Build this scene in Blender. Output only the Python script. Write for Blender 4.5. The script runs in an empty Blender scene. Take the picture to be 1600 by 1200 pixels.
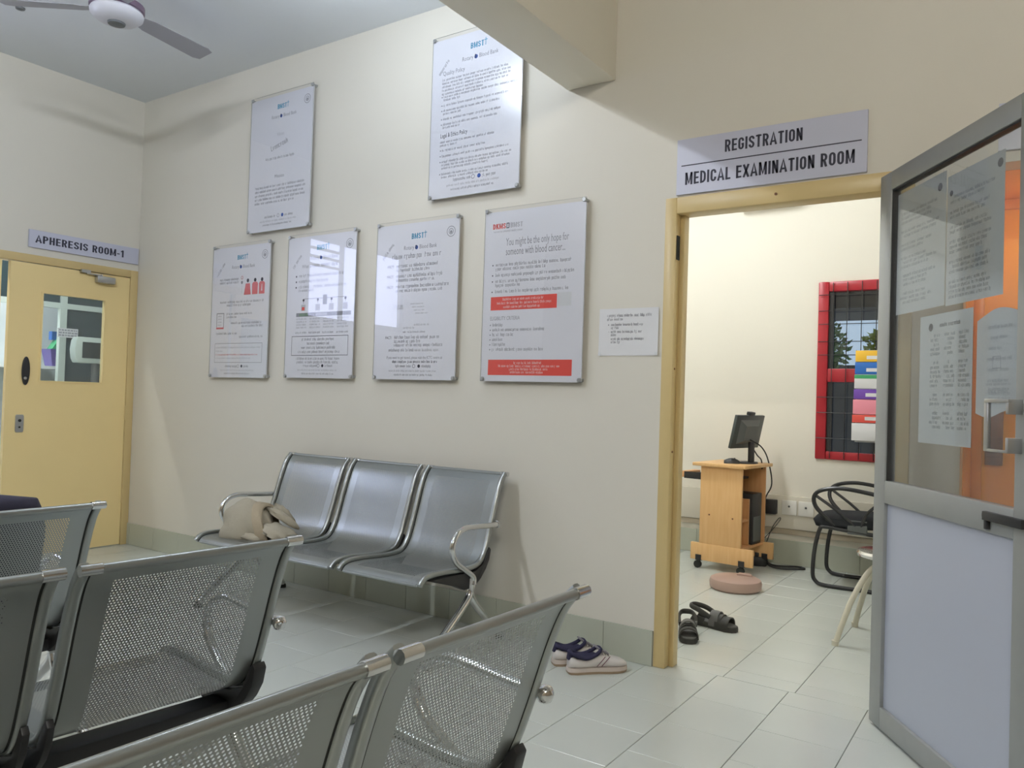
import bpy, bmesh, math, random
from mathutils import Vector, Matrix
random.seed(7)
R = math.radians
scn = bpy.context.scene
COL = scn.collection

# ------------------------------------------------------------------ camera
cam = bpy.data.cameras.new('camera')
cam.sensor_width = 36.0
cam.lens = 1220.79 / 1600 * 36
cam.clip_start = 0.02
camo = bpy.data.objects.new('camera', cam)
COL.objects.link(camo)
cr_, cu_, cf_ = (0.8305, 0.5561, 0.0317), (-0.0160, -0.0332, 0.9993), (-0.5567, 0.8305, 0.0188)
_m = Matrix((cr_, cu_, tuple(-c for c in cf_))).transposed().to_quaternion().to_matrix().to_4x4()
_m.translation = Vector((0.0, -3.36, 1.2))
camo.matrix_world = _m
scn.camera = camo

# ------------------------------------------------------------------ world, exposure
w = bpy.data.worlds.new('world'); scn.world = w; w.use_nodes = True
bg = w.node_tree.nodes['Background']
bg.inputs[0].default_value = (0.62, 0.72, 0.85, 1); bg.inputs[1].default_value = 1.6
scn.view_settings.view_transform = 'Standard'
scn.view_settings.look = 'None'
scn.view_settings.gamma = 1.0
scn.view_settings.use_curve_mapping = False
scn.view_settings.exposure = 0.1
try:
    scn.cycles.max_bounces = 8; scn.cycles.diffuse_bounces = 4; scn.cycles.transparent_max_bounces = 16
    scn.cycles.caustics_reflective = False; scn.cycles.caustics_refractive = False
    scn.cycles.sample_clamp_indirect = 6.0
except Exception:
    pass
# strengths of the room lamps and the added fill tubes (used by their builders)
BULB_E = 255.0            # bare bulb under the lobby ceiling
FILL_E = 500.0             # added fill tubes in the unseen half of the lobby
ROOM_E = 345.0             # tube light of the registration room
APH_E = 300.0              # added tubes of the apheresis room
WINDOW_E = 5.0            # daylit ventilator in the left wall

# ------------------------------------------------------------------ materials
def mat(name, col, rough=0.5, metal=0.0, spec=0.5, noise=0.0, nscale=8.0, bump=0.0, bscale=60.0, emit=None, coat=0.0):
    m = bpy.data.materials.new(name); m.use_nodes = True
    nt = m.node_tree; b = nt.nodes['Principled BSDF']
    b.inputs['Base Color'].default_value = (*col, 1)
    b.inputs['Roughness'].default_value = rough
    b.inputs['Metallic'].default_value = metal
    b.inputs['Specular IOR Level'].default_value = spec
    b.inputs['Coat Weight'].default_value = coat
    tc = None
    if noise or bump:
        tc = nt.nodes.new('ShaderNodeTexCoord')
    if noise:
        n = nt.nodes.new('ShaderNodeTexNoise'); n.inputs['Scale'].default_value = nscale; n.inputs['Detail'].default_value = 4
        nt.links.new(tc.outputs['Object'], n.inputs['Vector'])
        r = nt.nodes.new('ShaderNodeMapRange')
        r.inputs[3].default_value = 1 - noise; r.inputs[4].default_value = 1 + noise
        nt.links.new(n.outputs[0], r.inputs[0])
        mx = nt.nodes.new('ShaderNodeVectorMath'); mx.operation = 'SCALE'
        mx.inputs[0].default_value = col
        nt.links.new(r.outputs[0], mx.inputs['Scale'])
        nt.links.new(mx.outputs[0], b.inputs['Base Color'])
    if bump:
        n = nt.nodes.new('ShaderNodeTexNoise'); n.inputs['Scale'].default_value = bscale; n.inputs['Detail'].default_value = 3
        nt.links.new(tc.outputs['Object'], n.inputs['Vector'])
        bp = nt.nodes.new('ShaderNodeBump'); bp.inputs['Strength'].default_value = bump; bp.inputs['Distance'].default_value = 0.004
        nt.links.new(n.outputs[0], bp.inputs['Height']); nt.links.new(bp.outputs[0], b.inputs['Normal'])
    if emit:
        b.inputs['Emission Color'].default_value = (*emit[0], 1); b.inputs['Emission Strength'].default_value = emit[1]
    return m

def pane_mat(name, tint=(1, 1, 1), rough=0.0, f0=0.04, haze=0.0):
    m = bpy.data.materials.new(name); m.use_nodes = True
    nt = m.node_tree; nt.nodes.clear()
    o = nt.nodes.new('ShaderNodeOutputMaterial'); mx = nt.nodes.new('ShaderNodeMixShader')
    t = nt.nodes.new('ShaderNodeBsdfTransparent'); g = nt.nodes.new('ShaderNodeBsdfGlossy')
    lw = nt.nodes.new('ShaderNodeLayerWeight'); lw.inputs['Blend'].default_value = 0.5
    pw_ = nt.nodes.new('ShaderNodeMath'); pw_.operation = 'POWER'; pw_.inputs[1].default_value = 5.0
    ma = nt.nodes.new('ShaderNodeMath'); ma.operation = 'MULTIPLY_ADD'; ma.inputs[1].default_value = 1 - f0; ma.inputs[2].default_value = f0
    nt.links.new(lw.outputs['Facing'], pw_.inputs[0]); nt.links.new(pw_.outputs[0], ma.inputs[0])
    t.inputs[0].default_value = (*tint, 1); g.inputs['Roughness'].default_value = rough
    nt.links.new(ma.outputs[0], mx.inputs[0]); nt.links.new(t.outputs[0], mx.inputs[1]); nt.links.new(g.outputs[0], mx.inputs[2])
    if haze:
        d = nt.nodes.new('ShaderNodeBsdfDiffuse'); d.inputs[0].default_value = (0.75, 0.77, 0.78, 1)
        m2 = nt.nodes.new('ShaderNodeMixShader'); m2.inputs[0].default_value = haze
        nt.links.new(mx.outputs[0], m2.inputs[1]); nt.links.new(d.outputs[0], m2.inputs[2])
        nt.links.new(m2.outputs[0], o.inputs[0])
    else:
        nt.links.new(mx.outputs[0], o.inputs[0])
    return m

def wood_mat(name, c1, c2, scale=6.0, rough=0.45):
    m = bpy.data.materials.new(name); m.use_nodes = True
    nt = m.node_tree; b = nt.nodes['Principled BSDF']; b.inputs['Roughness'].default_value = rough
    tc = nt.nodes.new('ShaderNodeTexCoord'); mp = nt.nodes.new('ShaderNodeMapping')
    mp.inputs['Scale'].default_value = (scale * 4, scale * 4, scale * 0.4)
    n = nt.nodes.new('ShaderNodeTexNoise'); n.inputs['Scale'].default_value = 2.0; n.inputs['Detail'].default_value = 6
    cr = nt.nodes.new('ShaderNodeValToRGB')
    cr.color_ramp.elements[0].position = 0.3; cr.color_ramp.elements[1].position = 0.7
    cr.color_ramp.elements[0].color = (*c1, 1); cr.color_ramp.elements[1].color = (*c2, 1)
    nt.links.new(tc.outputs['Object'], mp.inputs[0]); nt.links.new(mp.outputs[0], n.inputs['Vector'])
    nt.links.new(n.outputs[0], cr.inputs[0]); nt.links.new(cr.outputs[0], b.inputs['Base Color'])
    return m

M = {}
M['wall'] = mat('cream_wall_paint', (0.70, 0.665, 0.59), 0.55, spec=0.3, noise=0.025, nscale=1.3, bump=0.06, bscale=25)
M['wall_far'] = mat('dark_unseen_wall', (0.30, 0.25, 0.19), 0.6, noise=0.1, nscale=3)  # unseen walls, kept dark to cut bounced light
M['wall_room'] = mat('cream_room_paint', (0.80, 0.765, 0.68), 0.6, spec=0.3, noise=0.02, nscale=1.3)
M['ceil'] = mat('white_ceiling_paint', (0.76, 0.79, 0.83), 0.8, spec=0.2, noise=0.03, nscale=2)
M['beam'] = mat('cream_beam_paint', (0.88, 0.83, 0.72), 0.6, spec=0.3, noise=0.02, nscale=1.5)
M['grout'] = mat('floor_grout', (0.30, 0.31, 0.27), 0.8)
M['tile'] = mat('pale_floor_tile', (0.58, 0.61, 0.575), 0.22, noise=0.05, nscale=2.5)
M['skirt'] = mat('skirting_tile', (0.46, 0.48, 0.40), 0.3, noise=0.05, nscale=4)
M['frame'] = mat('yellow_enamel', (0.63, 0.48, 0.23), 0.35, noise=0.05, nscale=6)
M['leaf'] = mat('yellow_door_paint', (0.86, 0.67, 0.325), 0.4, noise=0.04, nscale=3)
M['alu'] = mat('grey_aluminium', (0.33, 0.34, 0.335), 0.45, metal=0.35, noise=0.05, nscale=20)
M['alu_dark'] = mat('dark_gasket', (0.03, 0.03, 0.03), 0.6)
M['white_panel'] = mat('white_laminate', (0.42, 0.445, 0.525), 0.4)
M['sign'] = mat('lavender_white_sign', (0.54, 0.55, 0.67), 0.35)
M['paper'] = mat('poster_paper', (0.80, 0.805, 0.86), 0.27, spec=1.0)
M['sheet'] = mat('white_paper', (0.72, 0.72, 0.74), 0.7, spec=0.2)
M['sheet_grey'] = mat('thin_grey_paper', (0.68, 0.69, 0.71), 0.7, spec=0.2)
M['ink'] = mat('dark_ink', (0.035, 0.035, 0.06), 0.6)
M['ink_grey'] = mat('grey_ink', (0.29, 0.29, 0.33), 0.6)
M['ink_pale'] = mat('pale_grey_ink', (0.48, 0.48, 0.52), 0.6)
M['ink_teal'] = mat('teal_ink', (0.03, 0.33, 0.55), 0.6)
M['ink_blue'] = mat('blue_ink', (0.03, 0.10, 0.42), 0.6)
M['ink_red'] = mat('red_ink', (0.78, 0.075, 0.055), 0.5)
M['ink_pink'] = mat('pink_red_ink', (0.72, 0.16, 0.18), 0.5)
M['ink_white'] = mat('white_ink', (0.86, 0.7, 0.68), 0.6)
M['acrylic'] = pane_mat('clear_acrylic', (0.985, 0.985, 0.99), 0.0)
M['acrylic_edge'] = mat('acrylic_edge', (0.42, 0.43, 0.43), 0.15, spec=0.8)
M['glass'] = pane_mat('door_glass', (0.88, 0.90, 0.90), 0.0, 0.04, haze=0.05)
M['tint'] = pane_mat('tinted_window_glass', (0.62, 0.66, 0.68), 0.02, 0.05)
M['steel'] = mat('brushed_steel', (0.50, 0.51, 0.52), 0.32, metal=0.9)
M['perf'] = mat('silver_powder_coat', (0.37, 0.39, 0.385), 0.31, metal=0.8)
M['rail'] = mat('silver_rail', (0.40, 0.42, 0.41), 0.3, metal=0.85)
M['chrome'] = mat('chrome', (0.72, 0.72, 0.72), 0.1, metal=1.0)
M['black'] = mat('black_plastic', (0.018, 0.018, 0.02), 0.45)
M['blackmet'] = mat('black_painted_steel', (0.02, 0.02, 0.022), 0.35)
M['rubber'] = mat('black_rubber', (0.02, 0.022, 0.02), 0.8)
M['navy'] = mat('dark_navy_cloth', (0.022, 0.02, 0.04), 0.85, bump=0.2)
M['khaki'] = mat('khaki_cloth', (0.40, 0.36, 0.28), 0.9, noise=0.1, nscale=10, bump=0.4, bscale=90)
M['khaki2'] = mat('tan_cloth_band', (0.42, 0.35, 0.25), 0.9, noise=0.12, nscale=14, bump=0.4, bscale=120)
M['fanw'] = mat('white_fan_enamel', (0.62, 0.62, 0.68), 0.3)
M['fand'] = mat('fan_grey', (0.12, 0.13, 0.14), 0.4)
M['fanblade'] = mat('grey_fan_blade', (0.33, 0.33, 0.37), 0.4)
M['fanring'] = mat('purple_fan_ring', (0.16, 0.11, 0.16), 0.4)
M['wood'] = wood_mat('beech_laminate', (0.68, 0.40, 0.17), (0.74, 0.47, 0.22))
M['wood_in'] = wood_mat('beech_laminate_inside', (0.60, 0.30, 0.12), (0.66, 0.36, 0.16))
M['darkwood'] = wood_mat('brown_wood', (0.12, 0.045, 0.02), (0.22, 0.09, 0.035))
M['orange'] = mat('orange_laminate', (0.90, 0.41, 0.075), 0.25, noise=0.06, nscale=3)
M['orange_frame'] = mat('orange_brown_wood', (0.78, 0.30, 0.07), 0.3, noise=0.1, nscale=5)
M['redpaint'] = mat('red_enamel', (0.40, 0.016, 0.028), 0.3)
M['socket'] = mat('white_plastic', (0.76, 0.75, 0.71), 0.35)
M['trunk'] = mat('cream_trunking', (0.66, 0.62, 0.53), 0.5)
M['trunk_dark'] = mat('trunk_shadow', (0.42, 0.36, 0.27), 0.6)
M['screen'] = mat('dark_screen', (0.012, 0.02, 0.02), 0.15)
M['mon'] = mat('dark_grey_plastic', (0.045, 0.055, 0.055), 0.4)
M['moni'] = mat('grey_plastic', (0.10, 0.11, 0.11), 0.45)
M['scale'] = mat('pinkish_brown_plastic', (0.42, 0.29, 0.245), 0.45)
M['seatfab'] = mat('black_seat_fabric', (0.012, 0.014, 0.018), 0.9, bump=0.3, bscale=200)
M['stoolleg'] = mat('off_white_enamel', (0.55, 0.52, 0.42), 0.4, noise=0.12, nscale=25)
M['shoe_w'] = mat('white_shoe_leather', (0.66, 0.62, 0.60), 0.5, noise=0.06, nscale=15)
M['shoe_sole'] = mat('tan_shoe_sole', (0.34, 0.25, 0.17), 0.8, noise=0.2, nscale=30)
M['shoe_mid'] = mat('off_white_midsole', (0.58, 0.50, 0.45), 0.7, noise=0.08, nscale=20)
M['shoe_navy'] = mat('navy_shoe_lining', (0.02, 0.018, 0.055), 0.8)
M['shoe_grey'] = mat('grey_shoe_tongue', (0.20, 0.19, 0.21), 0.8)
M['stripe'] = mat('maroon_stripe', (0.16, 0.06, 0.09), 0.6)
M['sandal'] = mat('black_sandal_leather', (0.035, 0.034, 0.03), 0.6, noise=0.2, nscale=40, bump=0.3, bscale=150)
M['sandal_g'] = mat('grey_sandal_strap', (0.12, 0.12, 0.115), 0.7)
M['aphwall'] = mat('white_room_paint', (0.80, 0.84, 0.84), 0.6)
M['darkglass'] = mat('dark_tinted_partition', (0.035, 0.055, 0.06), 0.15)
M['devw'] = mat('pale_device_plastic', (0.56, 0.63, 0.58), 0.4)
M['purple'] = mat('purple_plastic', (0.10, 0.06, 0.27), 0.45)
M['blue'] = mat('blue_print', (0.02, 0.14, 0.50), 0.5)
M['yellow'] = mat('yellow_print', (0.85, 0.50, 0.04), 0.5)
M['green'] = mat('green_print', (0.05, 0.35, 0.14), 0.5)
M['print_sage'] = mat('sage_print', (0.20, 0.30, 0.22), 0.5)
M['violet'] = mat('violet_print', (0.16, 0.06, 0.40), 0.5)
M['pink'] = mat('pink_print', (0.80, 0.28, 0.36), 0.5)
M['redp'] = mat('red_print', (0.70, 0.08, 0.06), 0.5)
M['leafg'] = mat('garden_leaf', (0.12, 0.24, 0.07), 0.5, noise=0.3, nscale=5)
M['leafy'] = mat('yellow_green_leaf', (0.42, 0.48, 0.08), 0.5, noise=0.3, nscale=5)
M['outwall'] = mat('dark_outside_wall', (0.06, 0.06, 0.07), 0.9)
M['bulb'] = mat('lit_bulb', (1, 1, 1), 0.5, emit=((0.80, 0.89, 1.0), BULB_E))
M['tube'] = mat('fill_tube', (1, 1, 1), 0.5, emit=((1.0, 0.96, 0.86), FILL_E))
M['fill_mid'] = mat('fill_tube_middle', (1, 1, 1), 0.5, emit=((0.86, 0.92, 1.0), 350.0))
M['fill_left'] = mat('fill_tube_left', (1, 1, 1), 0.5, emit=((0.88, 0.95, 1.0), FILL_E * 0.12))
M['tube_room'] = mat('lit_tube_room', (1, 1, 1), 0.5, emit=((0.93, 0.96, 0.96), ROOM_E))
M['fill_aph'] = mat('fill_tube_apheresis', (1, 1, 1), 0.5, emit=((0.95, 1.0, 1.0), APH_E))
M['warm'] = mat('added_warm_globe', (1, 1, 1), 0.5, emit=((1.0, 0.82, 0.58), 52.0))
M['daypane'] = mat('daylit_frosted_pane', (0.8, 0.85, 0.95), 0.4, emit=((0.66, 0.72, 1.0), WINDOW_E))

# ------------------------------------------------------------------ mesh builder
class MB:
    def __init__(s):
        s.v = []; s.f = []; s.m = []
    def add(s, vs, fs, mi=0):
        o = len(s.v); s.v += [tuple(p) for p in vs]
        s.f += [tuple(i + o for i in f) for f in fs]; s.m += [mi] * len(fs)
        return s
    def box(s, x0, x1, y0, y1, z0, z1, mi=0):
        vs = [(x0, y0, z0), (x1, y0, z0), (x1, y1, z0), (x0, y1, z0), (x0, y0, z1), (x1, y0, z1), (x1, y1, z1), (x0, y1, z1)]
        return s.add(vs, [(3, 2, 1, 0), (4, 5, 6, 7), (0, 1, 5, 4), (1, 2, 6, 5), (2, 3, 7, 6), (3, 0, 4, 7)], mi)
    def quad(s, a, b, c, d, mi=0):
        return s.add([a, b, c, d], [(0, 1, 2, 3)], mi)
    def loft(s, rings, cap=True, closed=True, mi=0, loop=False):
        n = len(rings[0]); vs = [p for r in rings for p in r]; fs = []
        k = len(rings)
        for i in range(k if loop else k - 1):
            j2 = (i + 1) % k
            for j in range(n if closed else n - 1):
                a = i * n + j; b = i * n + (j + 1) % n; c = j2 * n + (j + 1) % n; d = j2 * n + j
                fs.append((a, b, c, d))
        if cap and closed and not loop:
            fs.append(tuple(range(n - 1, -1, -1))); fs.append(tuple((k - 1) * n + j for j in range(n)))
        return s.add(vs, fs, mi)
    def tube(s, path, r, n=10, cap=True, loop=False, mi=0, flat=1.0):
        P = [Vector(p) for p in path]; rings = []; k = len(P); up = None
        for i, p in enumerate(P):
            if loop: t = (P[(i + 1) % k] - P[i - 1])
            else: t = (P[min(i + 1, k - 1)] - P[max(i - 1, 0)])
            t.normalize()
            if up is None:
                a = Vector((0, 0, 1)) if abs(t.z) < 0.9 else Vector((1, 0, 0))
                up = (a - a.dot(t) * t).normalized()
            else:
                up = (up - up.dot(t) * t).normalized()
            sd = t.cross(up)
            rr = r[i] if isinstance(r, (list, tuple)) else r
            rings.append([p + rr * (math.cos(2 * math.pi * j / n) * sd + flat * math.sin(2 * math.pi * j / n) * up) for j in range(n)])
        return s.loft(rings, cap, True, mi, loop)
    def lathe(s, prof, n=24, c=(0, 0, 0), mi=0):
        rings = [[(c[0] + r * math.cos(2 * math.pi * j / n), c[1] + r * math.sin(2 * math.pi * j / n), c[2] + z) for j in range(n)] for r, z in prof]
        return s.loft(rings, True, True, mi)
    def prism(s, poly, axis, a, b, mi=0):
        n = len(poly)
        def P(p, t):
            return {'x': (t, p[0], p[1]), 'y': (p[0], t, p[1]), 'z': (p[0], p[1], t)}[axis]
        vs = [P(p, a) for p in poly] + [P(p, b) for p in poly]
        fs = [tuple(range(n - 1, -1, -1)), tuple(range(n, 2 * n))] + [(i, (i + 1) % n, n + (i + 1) % n, n + i) for i in range(n)]
        return s.add(vs, fs, mi)
    def mesh(s, name, mats, smooth=40, bevel=0.0, seg=2):
        me = bpy.data.meshes.new(name)
        me.from_pydata(s.v, [], s.f)
        for m_ in (mats if isinstance(mats, (list, tuple)) else [mats]): me.materials.append(m_)
        me.polygons.foreach_set('material_index', s.m)
        bm = bmesh.new(); bm.from_mesh(me)
        bmesh.ops.recalc_face_normals(bm, faces=bm.faces)
        if bevel:
            es = [e for e in bm.edges if len(e.link_faces) == 2 and e.calc_face_angle(0) > R(35)]
            bmesh.ops.bevel(bm, geom=es, offset=bevel, segments=seg, profile=0.5, affect='EDGES', clamp_overlap=True)
        bm.to_mesh(me); bm.free()
        if smooth:
            me.polygons.foreach_set('use_smooth', [True] * len(me.polygons))
            me.set_sharp_from_angle(angle=R(smooth))
        me.update()
        return me
    def build(s, name, mats, parent=None, loc=None, rot=None, smooth=40, bevel=0.0, seg=2):
        o = bpy.data.objects.new(name, s.mesh(name, mats, smooth, bevel, seg)); COL.objects.link(o)
        if parent: o.parent = parent
        if loc: o.location = loc
        if rot: o.rotation_euler = rot
        return o

def link_mesh(name, me, parent=None, loc=(0, 0, 0), rot=(0, 0, 0)):
    o = bpy.data.objects.new(name, me); COL.objects.link(o)
    if parent: o.parent = parent
    o.location = loc; o.rotation_euler = rot
    return o

def tag(o, label=None, cat=None, group=None, kind=None):
    if label: o['label'] = label
    if cat: o['category'] = cat
    if group: o['group'] = group
    if kind: o['kind'] = kind
    return o

def thing(name, label, cat, loc=(0, 0, 0), rotz=0.0, group=None):
    o = bpy.data.objects.new(name, None); COL.objects.link(o)
    o.empty_display_size = 0.1
    o.location = loc; o.rotation_euler = (0, 0, rotz)
    return tag(o, label, cat, group)

def struct(o, label=None, cat=None):
    return tag(o, label, cat, kind='structure')

def copy_tree(o, parent=None):
    c = o.copy(); COL.objects.link(c)
    if parent:
        c.parent = parent
    for ch in list(o.children):
        copy_tree(ch, c)
    return c

def cr(pts, n=6, closed=False):
    P = [Vector(p) for p in pts]; out = []; k = len(P)
    segs = k if closed else k - 1
    for i in range(segs):
        if closed: a, b, c, d = P[i - 1], P[i], P[(i + 1) % k], P[(i + 2) % k]
        else: a, b, c, d = P[max(i - 1, 0)], P[i], P[i + 1], P[min(i + 2, k - 1)]
        for j in range(n):
            t = j / n
            out.append(0.5 * ((2 * b) + (c - a) * t + (2 * a - 5 * b + 4 * c - d) * t * t + (3 * b - a - 3 * c + d) * t ** 3))
    if not closed: out.append(P[-1])
    return out

def text_mb(s, size, sx=1.0, bold=0.0, align='LEFT', shear=0.0):
    """flat mesh data of a word: returns verts (x, y) and faces"""
    cu = bpy.data.curves.new('word', 'FONT'); cu.body = s; cu.size = size; cu.offset = bold * size
    cu.align_x = align; cu.resolution_u = 2; cu.shear = shear
    o = bpy.data.objects.new('word', cu); COL.objects.link(o)
    dg = bpy.context.evaluated_depsgraph_get()
    me = bpy.data.meshes.new_from_object(o.evaluated_get(dg))
    vs = [(v.co.x * sx, v.co.y) for v in me.vertices]; fs = [tuple(p.vertices) for p in me.polygons]
    bpy.data.objects.remove(o); bpy.data.curves.remove(cu); bpy.data.meshes.remove(me)
    return vs, fs

def _arc(cx, cy, rx, ry, a0, a1, n=8):
    return [(cx + rx * math.cos(R(a0 + (a1 - a0) * i / n)), cy + ry * math.sin(R(a0 + (a1 - a0) * i / n))) for i in range(n + 1)]
def _glyphs():
    W = 0.46; t = 0.085; r, b, T_, m = W - t, t, 1 - t, 0.5
    G = {}
    G['A'] = (0.52, [[(t * .6, 0), (0.26, T_ + t * .6), (0.52 - t * .6, 0)], [(0.13, 0.28), (0.39, 0.28)]])
    G['D'] = (W, [[(t, 0), (t, 1)], [(t, T_)] + _arc(t + 0.08, 0.5 + 0.13, r - t - 0.08, T_ - 0.63, 90, 0) + _arc(t + 0.08, 0.5 - 0.13, r - t - 0.08, 0.37 - b, 0, -90) + [(t, b)]])
    G['E'] = (0.42, [[(t, 0), (t, 1)], [(t, T_), (0.42, T_)], [(t, m), (0.39, m)], [(t, b), (0.42, b)]])
    G['C'] = (W, [[(r, 0.66)] + _arc(W / 2, 0.72, r - W / 2, T_ - 0.72, 0, 180) + _arc(W / 2, 0.28, r - W / 2, 0.28 - b, 180, 360) + [(r, 0.36)]])
    G['G'] = (W, [[(r, 0.68)] + _arc(W / 2, 0.72, r - W / 2, T_ - 0.72, 0, 180) + _arc(W / 2, 0.28, r - W / 2, 0.28 - b, 180, 360) + [(r, 0.45), (0.25, 0.45)]])
    G['H'] = (W, [[(t, 0), (t, 1)], [(r, 0), (r, 1)], [(t, m), (r, m)]])
    G['I'] = (2 * t, [[(t, 0), (t, 1)]])
    G['L'] = (0.40, [[(t, 1), (t, 0)], [(t, b), (0.40, b)]])
    G['M'] = (0.60, [[(t, 0), (t, 1)], [(0.60 - t, 0), (0.60 - t, 1)], [(t, 0.97), (0.30, 0.12), (0.60 - t, 0.97)]])
    G['N'] = (W, [[(t, 0), (t, 1)], [(r, 0), (r, 1)], [(t, 0.95), (r, 0.05)]])
    G['O'] = (W, [_arc(W / 2, 0.70, r - W / 2, T_ - 0.70, 0, 180) + _arc(W / 2, 0.30, r - W / 2, 0.30 - b, 180, 360) + [(r, 0.70)]])
    P_ = [(t, T_)] + _arc(W * .5, 0.70, r - W * .5, T_ - 0.70, 90, -90) + [(t, 0.70 - (T_ - 0.70))]
    G['P'] = (W, [[(t, 0), (t, 1)], P_])
    G['R'] = (W, [[(t, 0), (t, 1)], P_, [(W * .55, 0.46), (r + 0.01, 0)]])
    G['S'] = (W, [[(r, 0.70)] + _arc(W / 2, 0.735, r - W / 2, T_ - 0.735, 0, 200) + _arc(W / 2, 0.265, r - W / 2, 0.265 - b + 0.0, 380, 180)[0:] ])
    G['S'] = (W, [[(r, 0.71)] + _arc(W / 2, 0.73, r - W / 2, T_ - 0.73, 0, 180) + [(t, 0.68), (t + 0.04, 0.60), (r - 0.04, 0.41), (r, 0.33)] + _arc(W / 2, 0.27, r - W / 2, 0.27 - b, 0, -180) + [(t, 0.30)]])
    G['B'] = (W, [[(t, 0), (t, 1)], [(t, T_), (W * .5, T_)] + _arc(W * .5, 0.72, r - W * .5, T_ - 0.72, 90, -90)[1:] + [(t, 0.525)], [(t, 0.5)] + _arc(W * .5, 0.29, r - W * .5, 0.29 - b, 90, -90) + [(t, b)]])
    G['K'] = (0.48, [[(t, 0), (t, 1)], [(0.42, 1), (t, 0.42)], [(0.20, 0.58), (0.43, 0)]])
    G['T'] = (0.44, [[(0, T_), (0.44, T_)], [(0.22, 0), (0.22, 1)]])
    G['X'] = (0.48, [[(t * .7, 0), (0.48 - t * .7, 1)], [(t * .7, 1), (0.48 - t * .7, 0)]])
    G['-'] = (0.26, [[(0, 0.40), (0.26, 0.40)]])
    G['1'] = (0.30, [[(0.21, 0), (0.21, 1)], [(0.21, 0.90), (0.02, 0.76)]])
    return G, t
GLYPH, GT = _glyphs()
def block_text(p, ink, word, x, z, h, width):
    """bold condensed capitals drawn as flat strokes"""
    tot = sum((GLYPH[c][0] if c != ' ' else 0.22) + 0.10 for c in word) - 0.10
    kx = width / tot; cx = x; mb = p.mb(ink)
    for c in word:
        if c == ' ':
            cx += 0.32 * kx; continue
        w_, lines = GLYPH[c]
        for ln in lines:
            pts = [Vector((cx + a * kx, z + b * h)) for a, b in ln]; n = len(pts); L_, Rr_ = [], []
            for i, q in enumerate(pts):
                d0 = (pts[i] - pts[i - 1]).normalized() if i else (pts[1] - pts[0]).normalized()
                d1 = (pts[i + 1] - pts[i]).normalized() if i < n - 1 else d0
                m = (d0 + d1)
                m = m.normalized() if m.length > 0.3 else d0
                k = min(1.0 / max(m.dot(d0), 0.5), 1.6)
                nn = Vector((-m.y, m.x)) * k
                off = Vector((nn.x * GT * kx, nn.y * GT * h * 0.82))
                L_.append(q + off); Rr_.append(q - off)
            for i in range(n - 1):
                mb.quad(*[(v.x, p.y, v.y) for v in (Rr_[i], Rr_[i + 1], L_[i + 1], L_[i])])
        cx += (w_ + 0.10) * kx

class Print:
    """flat print on a sheet in the local xz plane, facing -y; x right, z up"""
    def __init__(s, y=-0.0006):
        s.y = y; s.layers = {}
    def mb(s, ink):
        return s.layers.setdefault(ink, MB())
    def text(s, ink, t, x, z, size, sx=1.0, bold=0.0, align='LEFT', rot=0.0, shear=0.0, width=None):
        vs, fs = text_mb(t, size, sx, bold, align, shear)
        if width:
            w0 = max(v[0] for v in vs) - min(v[0] for v in vs); k = width / max(w0, 1e-6)
            vs = [(v[0] * k, v[1]) for v in vs]
        c, sn = math.cos(rot), math.sin(rot)
        s.mb(ink).add([(x + v[0] * c - v[1] * sn, s.y, z + v[0] * sn + v[1] * c) for v in vs], fs)
    def rect(s, ink, x0, x1, z0, z1, dy=0.0):
        y = s.y + dy
        s.mb(ink).quad((x0, y, z0), (x1, y, z0), (x1, y, z1), (x0, y, z1))
    def frame(s, ink, x0, x1, z0, z1, t):
        s.rect(ink, x0, x1, z0, z0 + t); s.rect(ink, x0, x1, z1 - t, z1)
        s.rect(ink, x0, x0 + t, z0, z1); s.rect(ink, x1 - t, x1, z0, z1)
    def poly(s, ink, pts, dy=0.0):
        s.mb(ink).add([(p[0], s.y + dy, p[1]) for p in pts], [tuple(range(len(pts)))])
    def disc(s, ink, x, z, r, n=16, dy=0.0):
        s.poly(ink, [(x + r * math.cos(2 * math.pi * i / n), z + r * math.sin(2 * math.pi * i / n)) for i in range(n)], dy)
    def ring(s, ink, x, z, r, t, n=24):
        for i in range(n):
            a, b = 2 * math.pi * i / n, 2 * math.pi * (i + 1) / n
            s.mb(ink).quad(*[(x + q * math.cos(u), s.y, z + q * math.sin(u)) for q, u in ((r - t, a), (r, a), (r, b), (r - t, b))])
    def scrawl(s, ink, x0, x1, z, h, rnd, rot=0.0):
        """a line of unreadable small print: word-long runs of little strokes"""
        mb = s.mb(ink); x = x0; c, sn = math.cos(rot), math.sin(rot)
        def q(a0, a1, b0, b1):
            mb.quad(*[(x0 + (a - x0) * c - (b - z) * sn, s.y, z + (a - x0) * sn + (b - z) * c) for a, b in ((a0, b0), (a1, b0), (a1, b1), (a0, b1))])
        while x < x1 - h:
            nl = rnd.randint(2, 9)
            for _ in range(nl):
                if x > x1: break
                k = rnd.random(); hh = h * (1.45 if k > 0.75 else 1.0); lo = z - (0.4 * h if k < 0.1 else 0)
                q(x, x + 0.17 * h, lo, z + hh)
                if rnd.random() < 0.7: q(x + 0.42 * h, x + 0.58 * h, z, z + h)
                if rnd.random() < 0.6: q(x, x + 0.55 * h, z + 0.84 * h, z + h)
                if rnd.random() < 0.5: q(x, x + 0.55 * h, z, z + 0.16 * h)
                if rnd.random() < 0.3: q(x, x + 0.55 * h, z + 0.42 * h, z + 0.56 * h)
                x += 0.78 * h
            x += 0.6 * h
    def build(s, parent, name='lettering'):
        for ink, mb in s.layers.items():
            tag(mb.build(name, M[ink], parent, smooth=0), kind='stuff')

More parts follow.
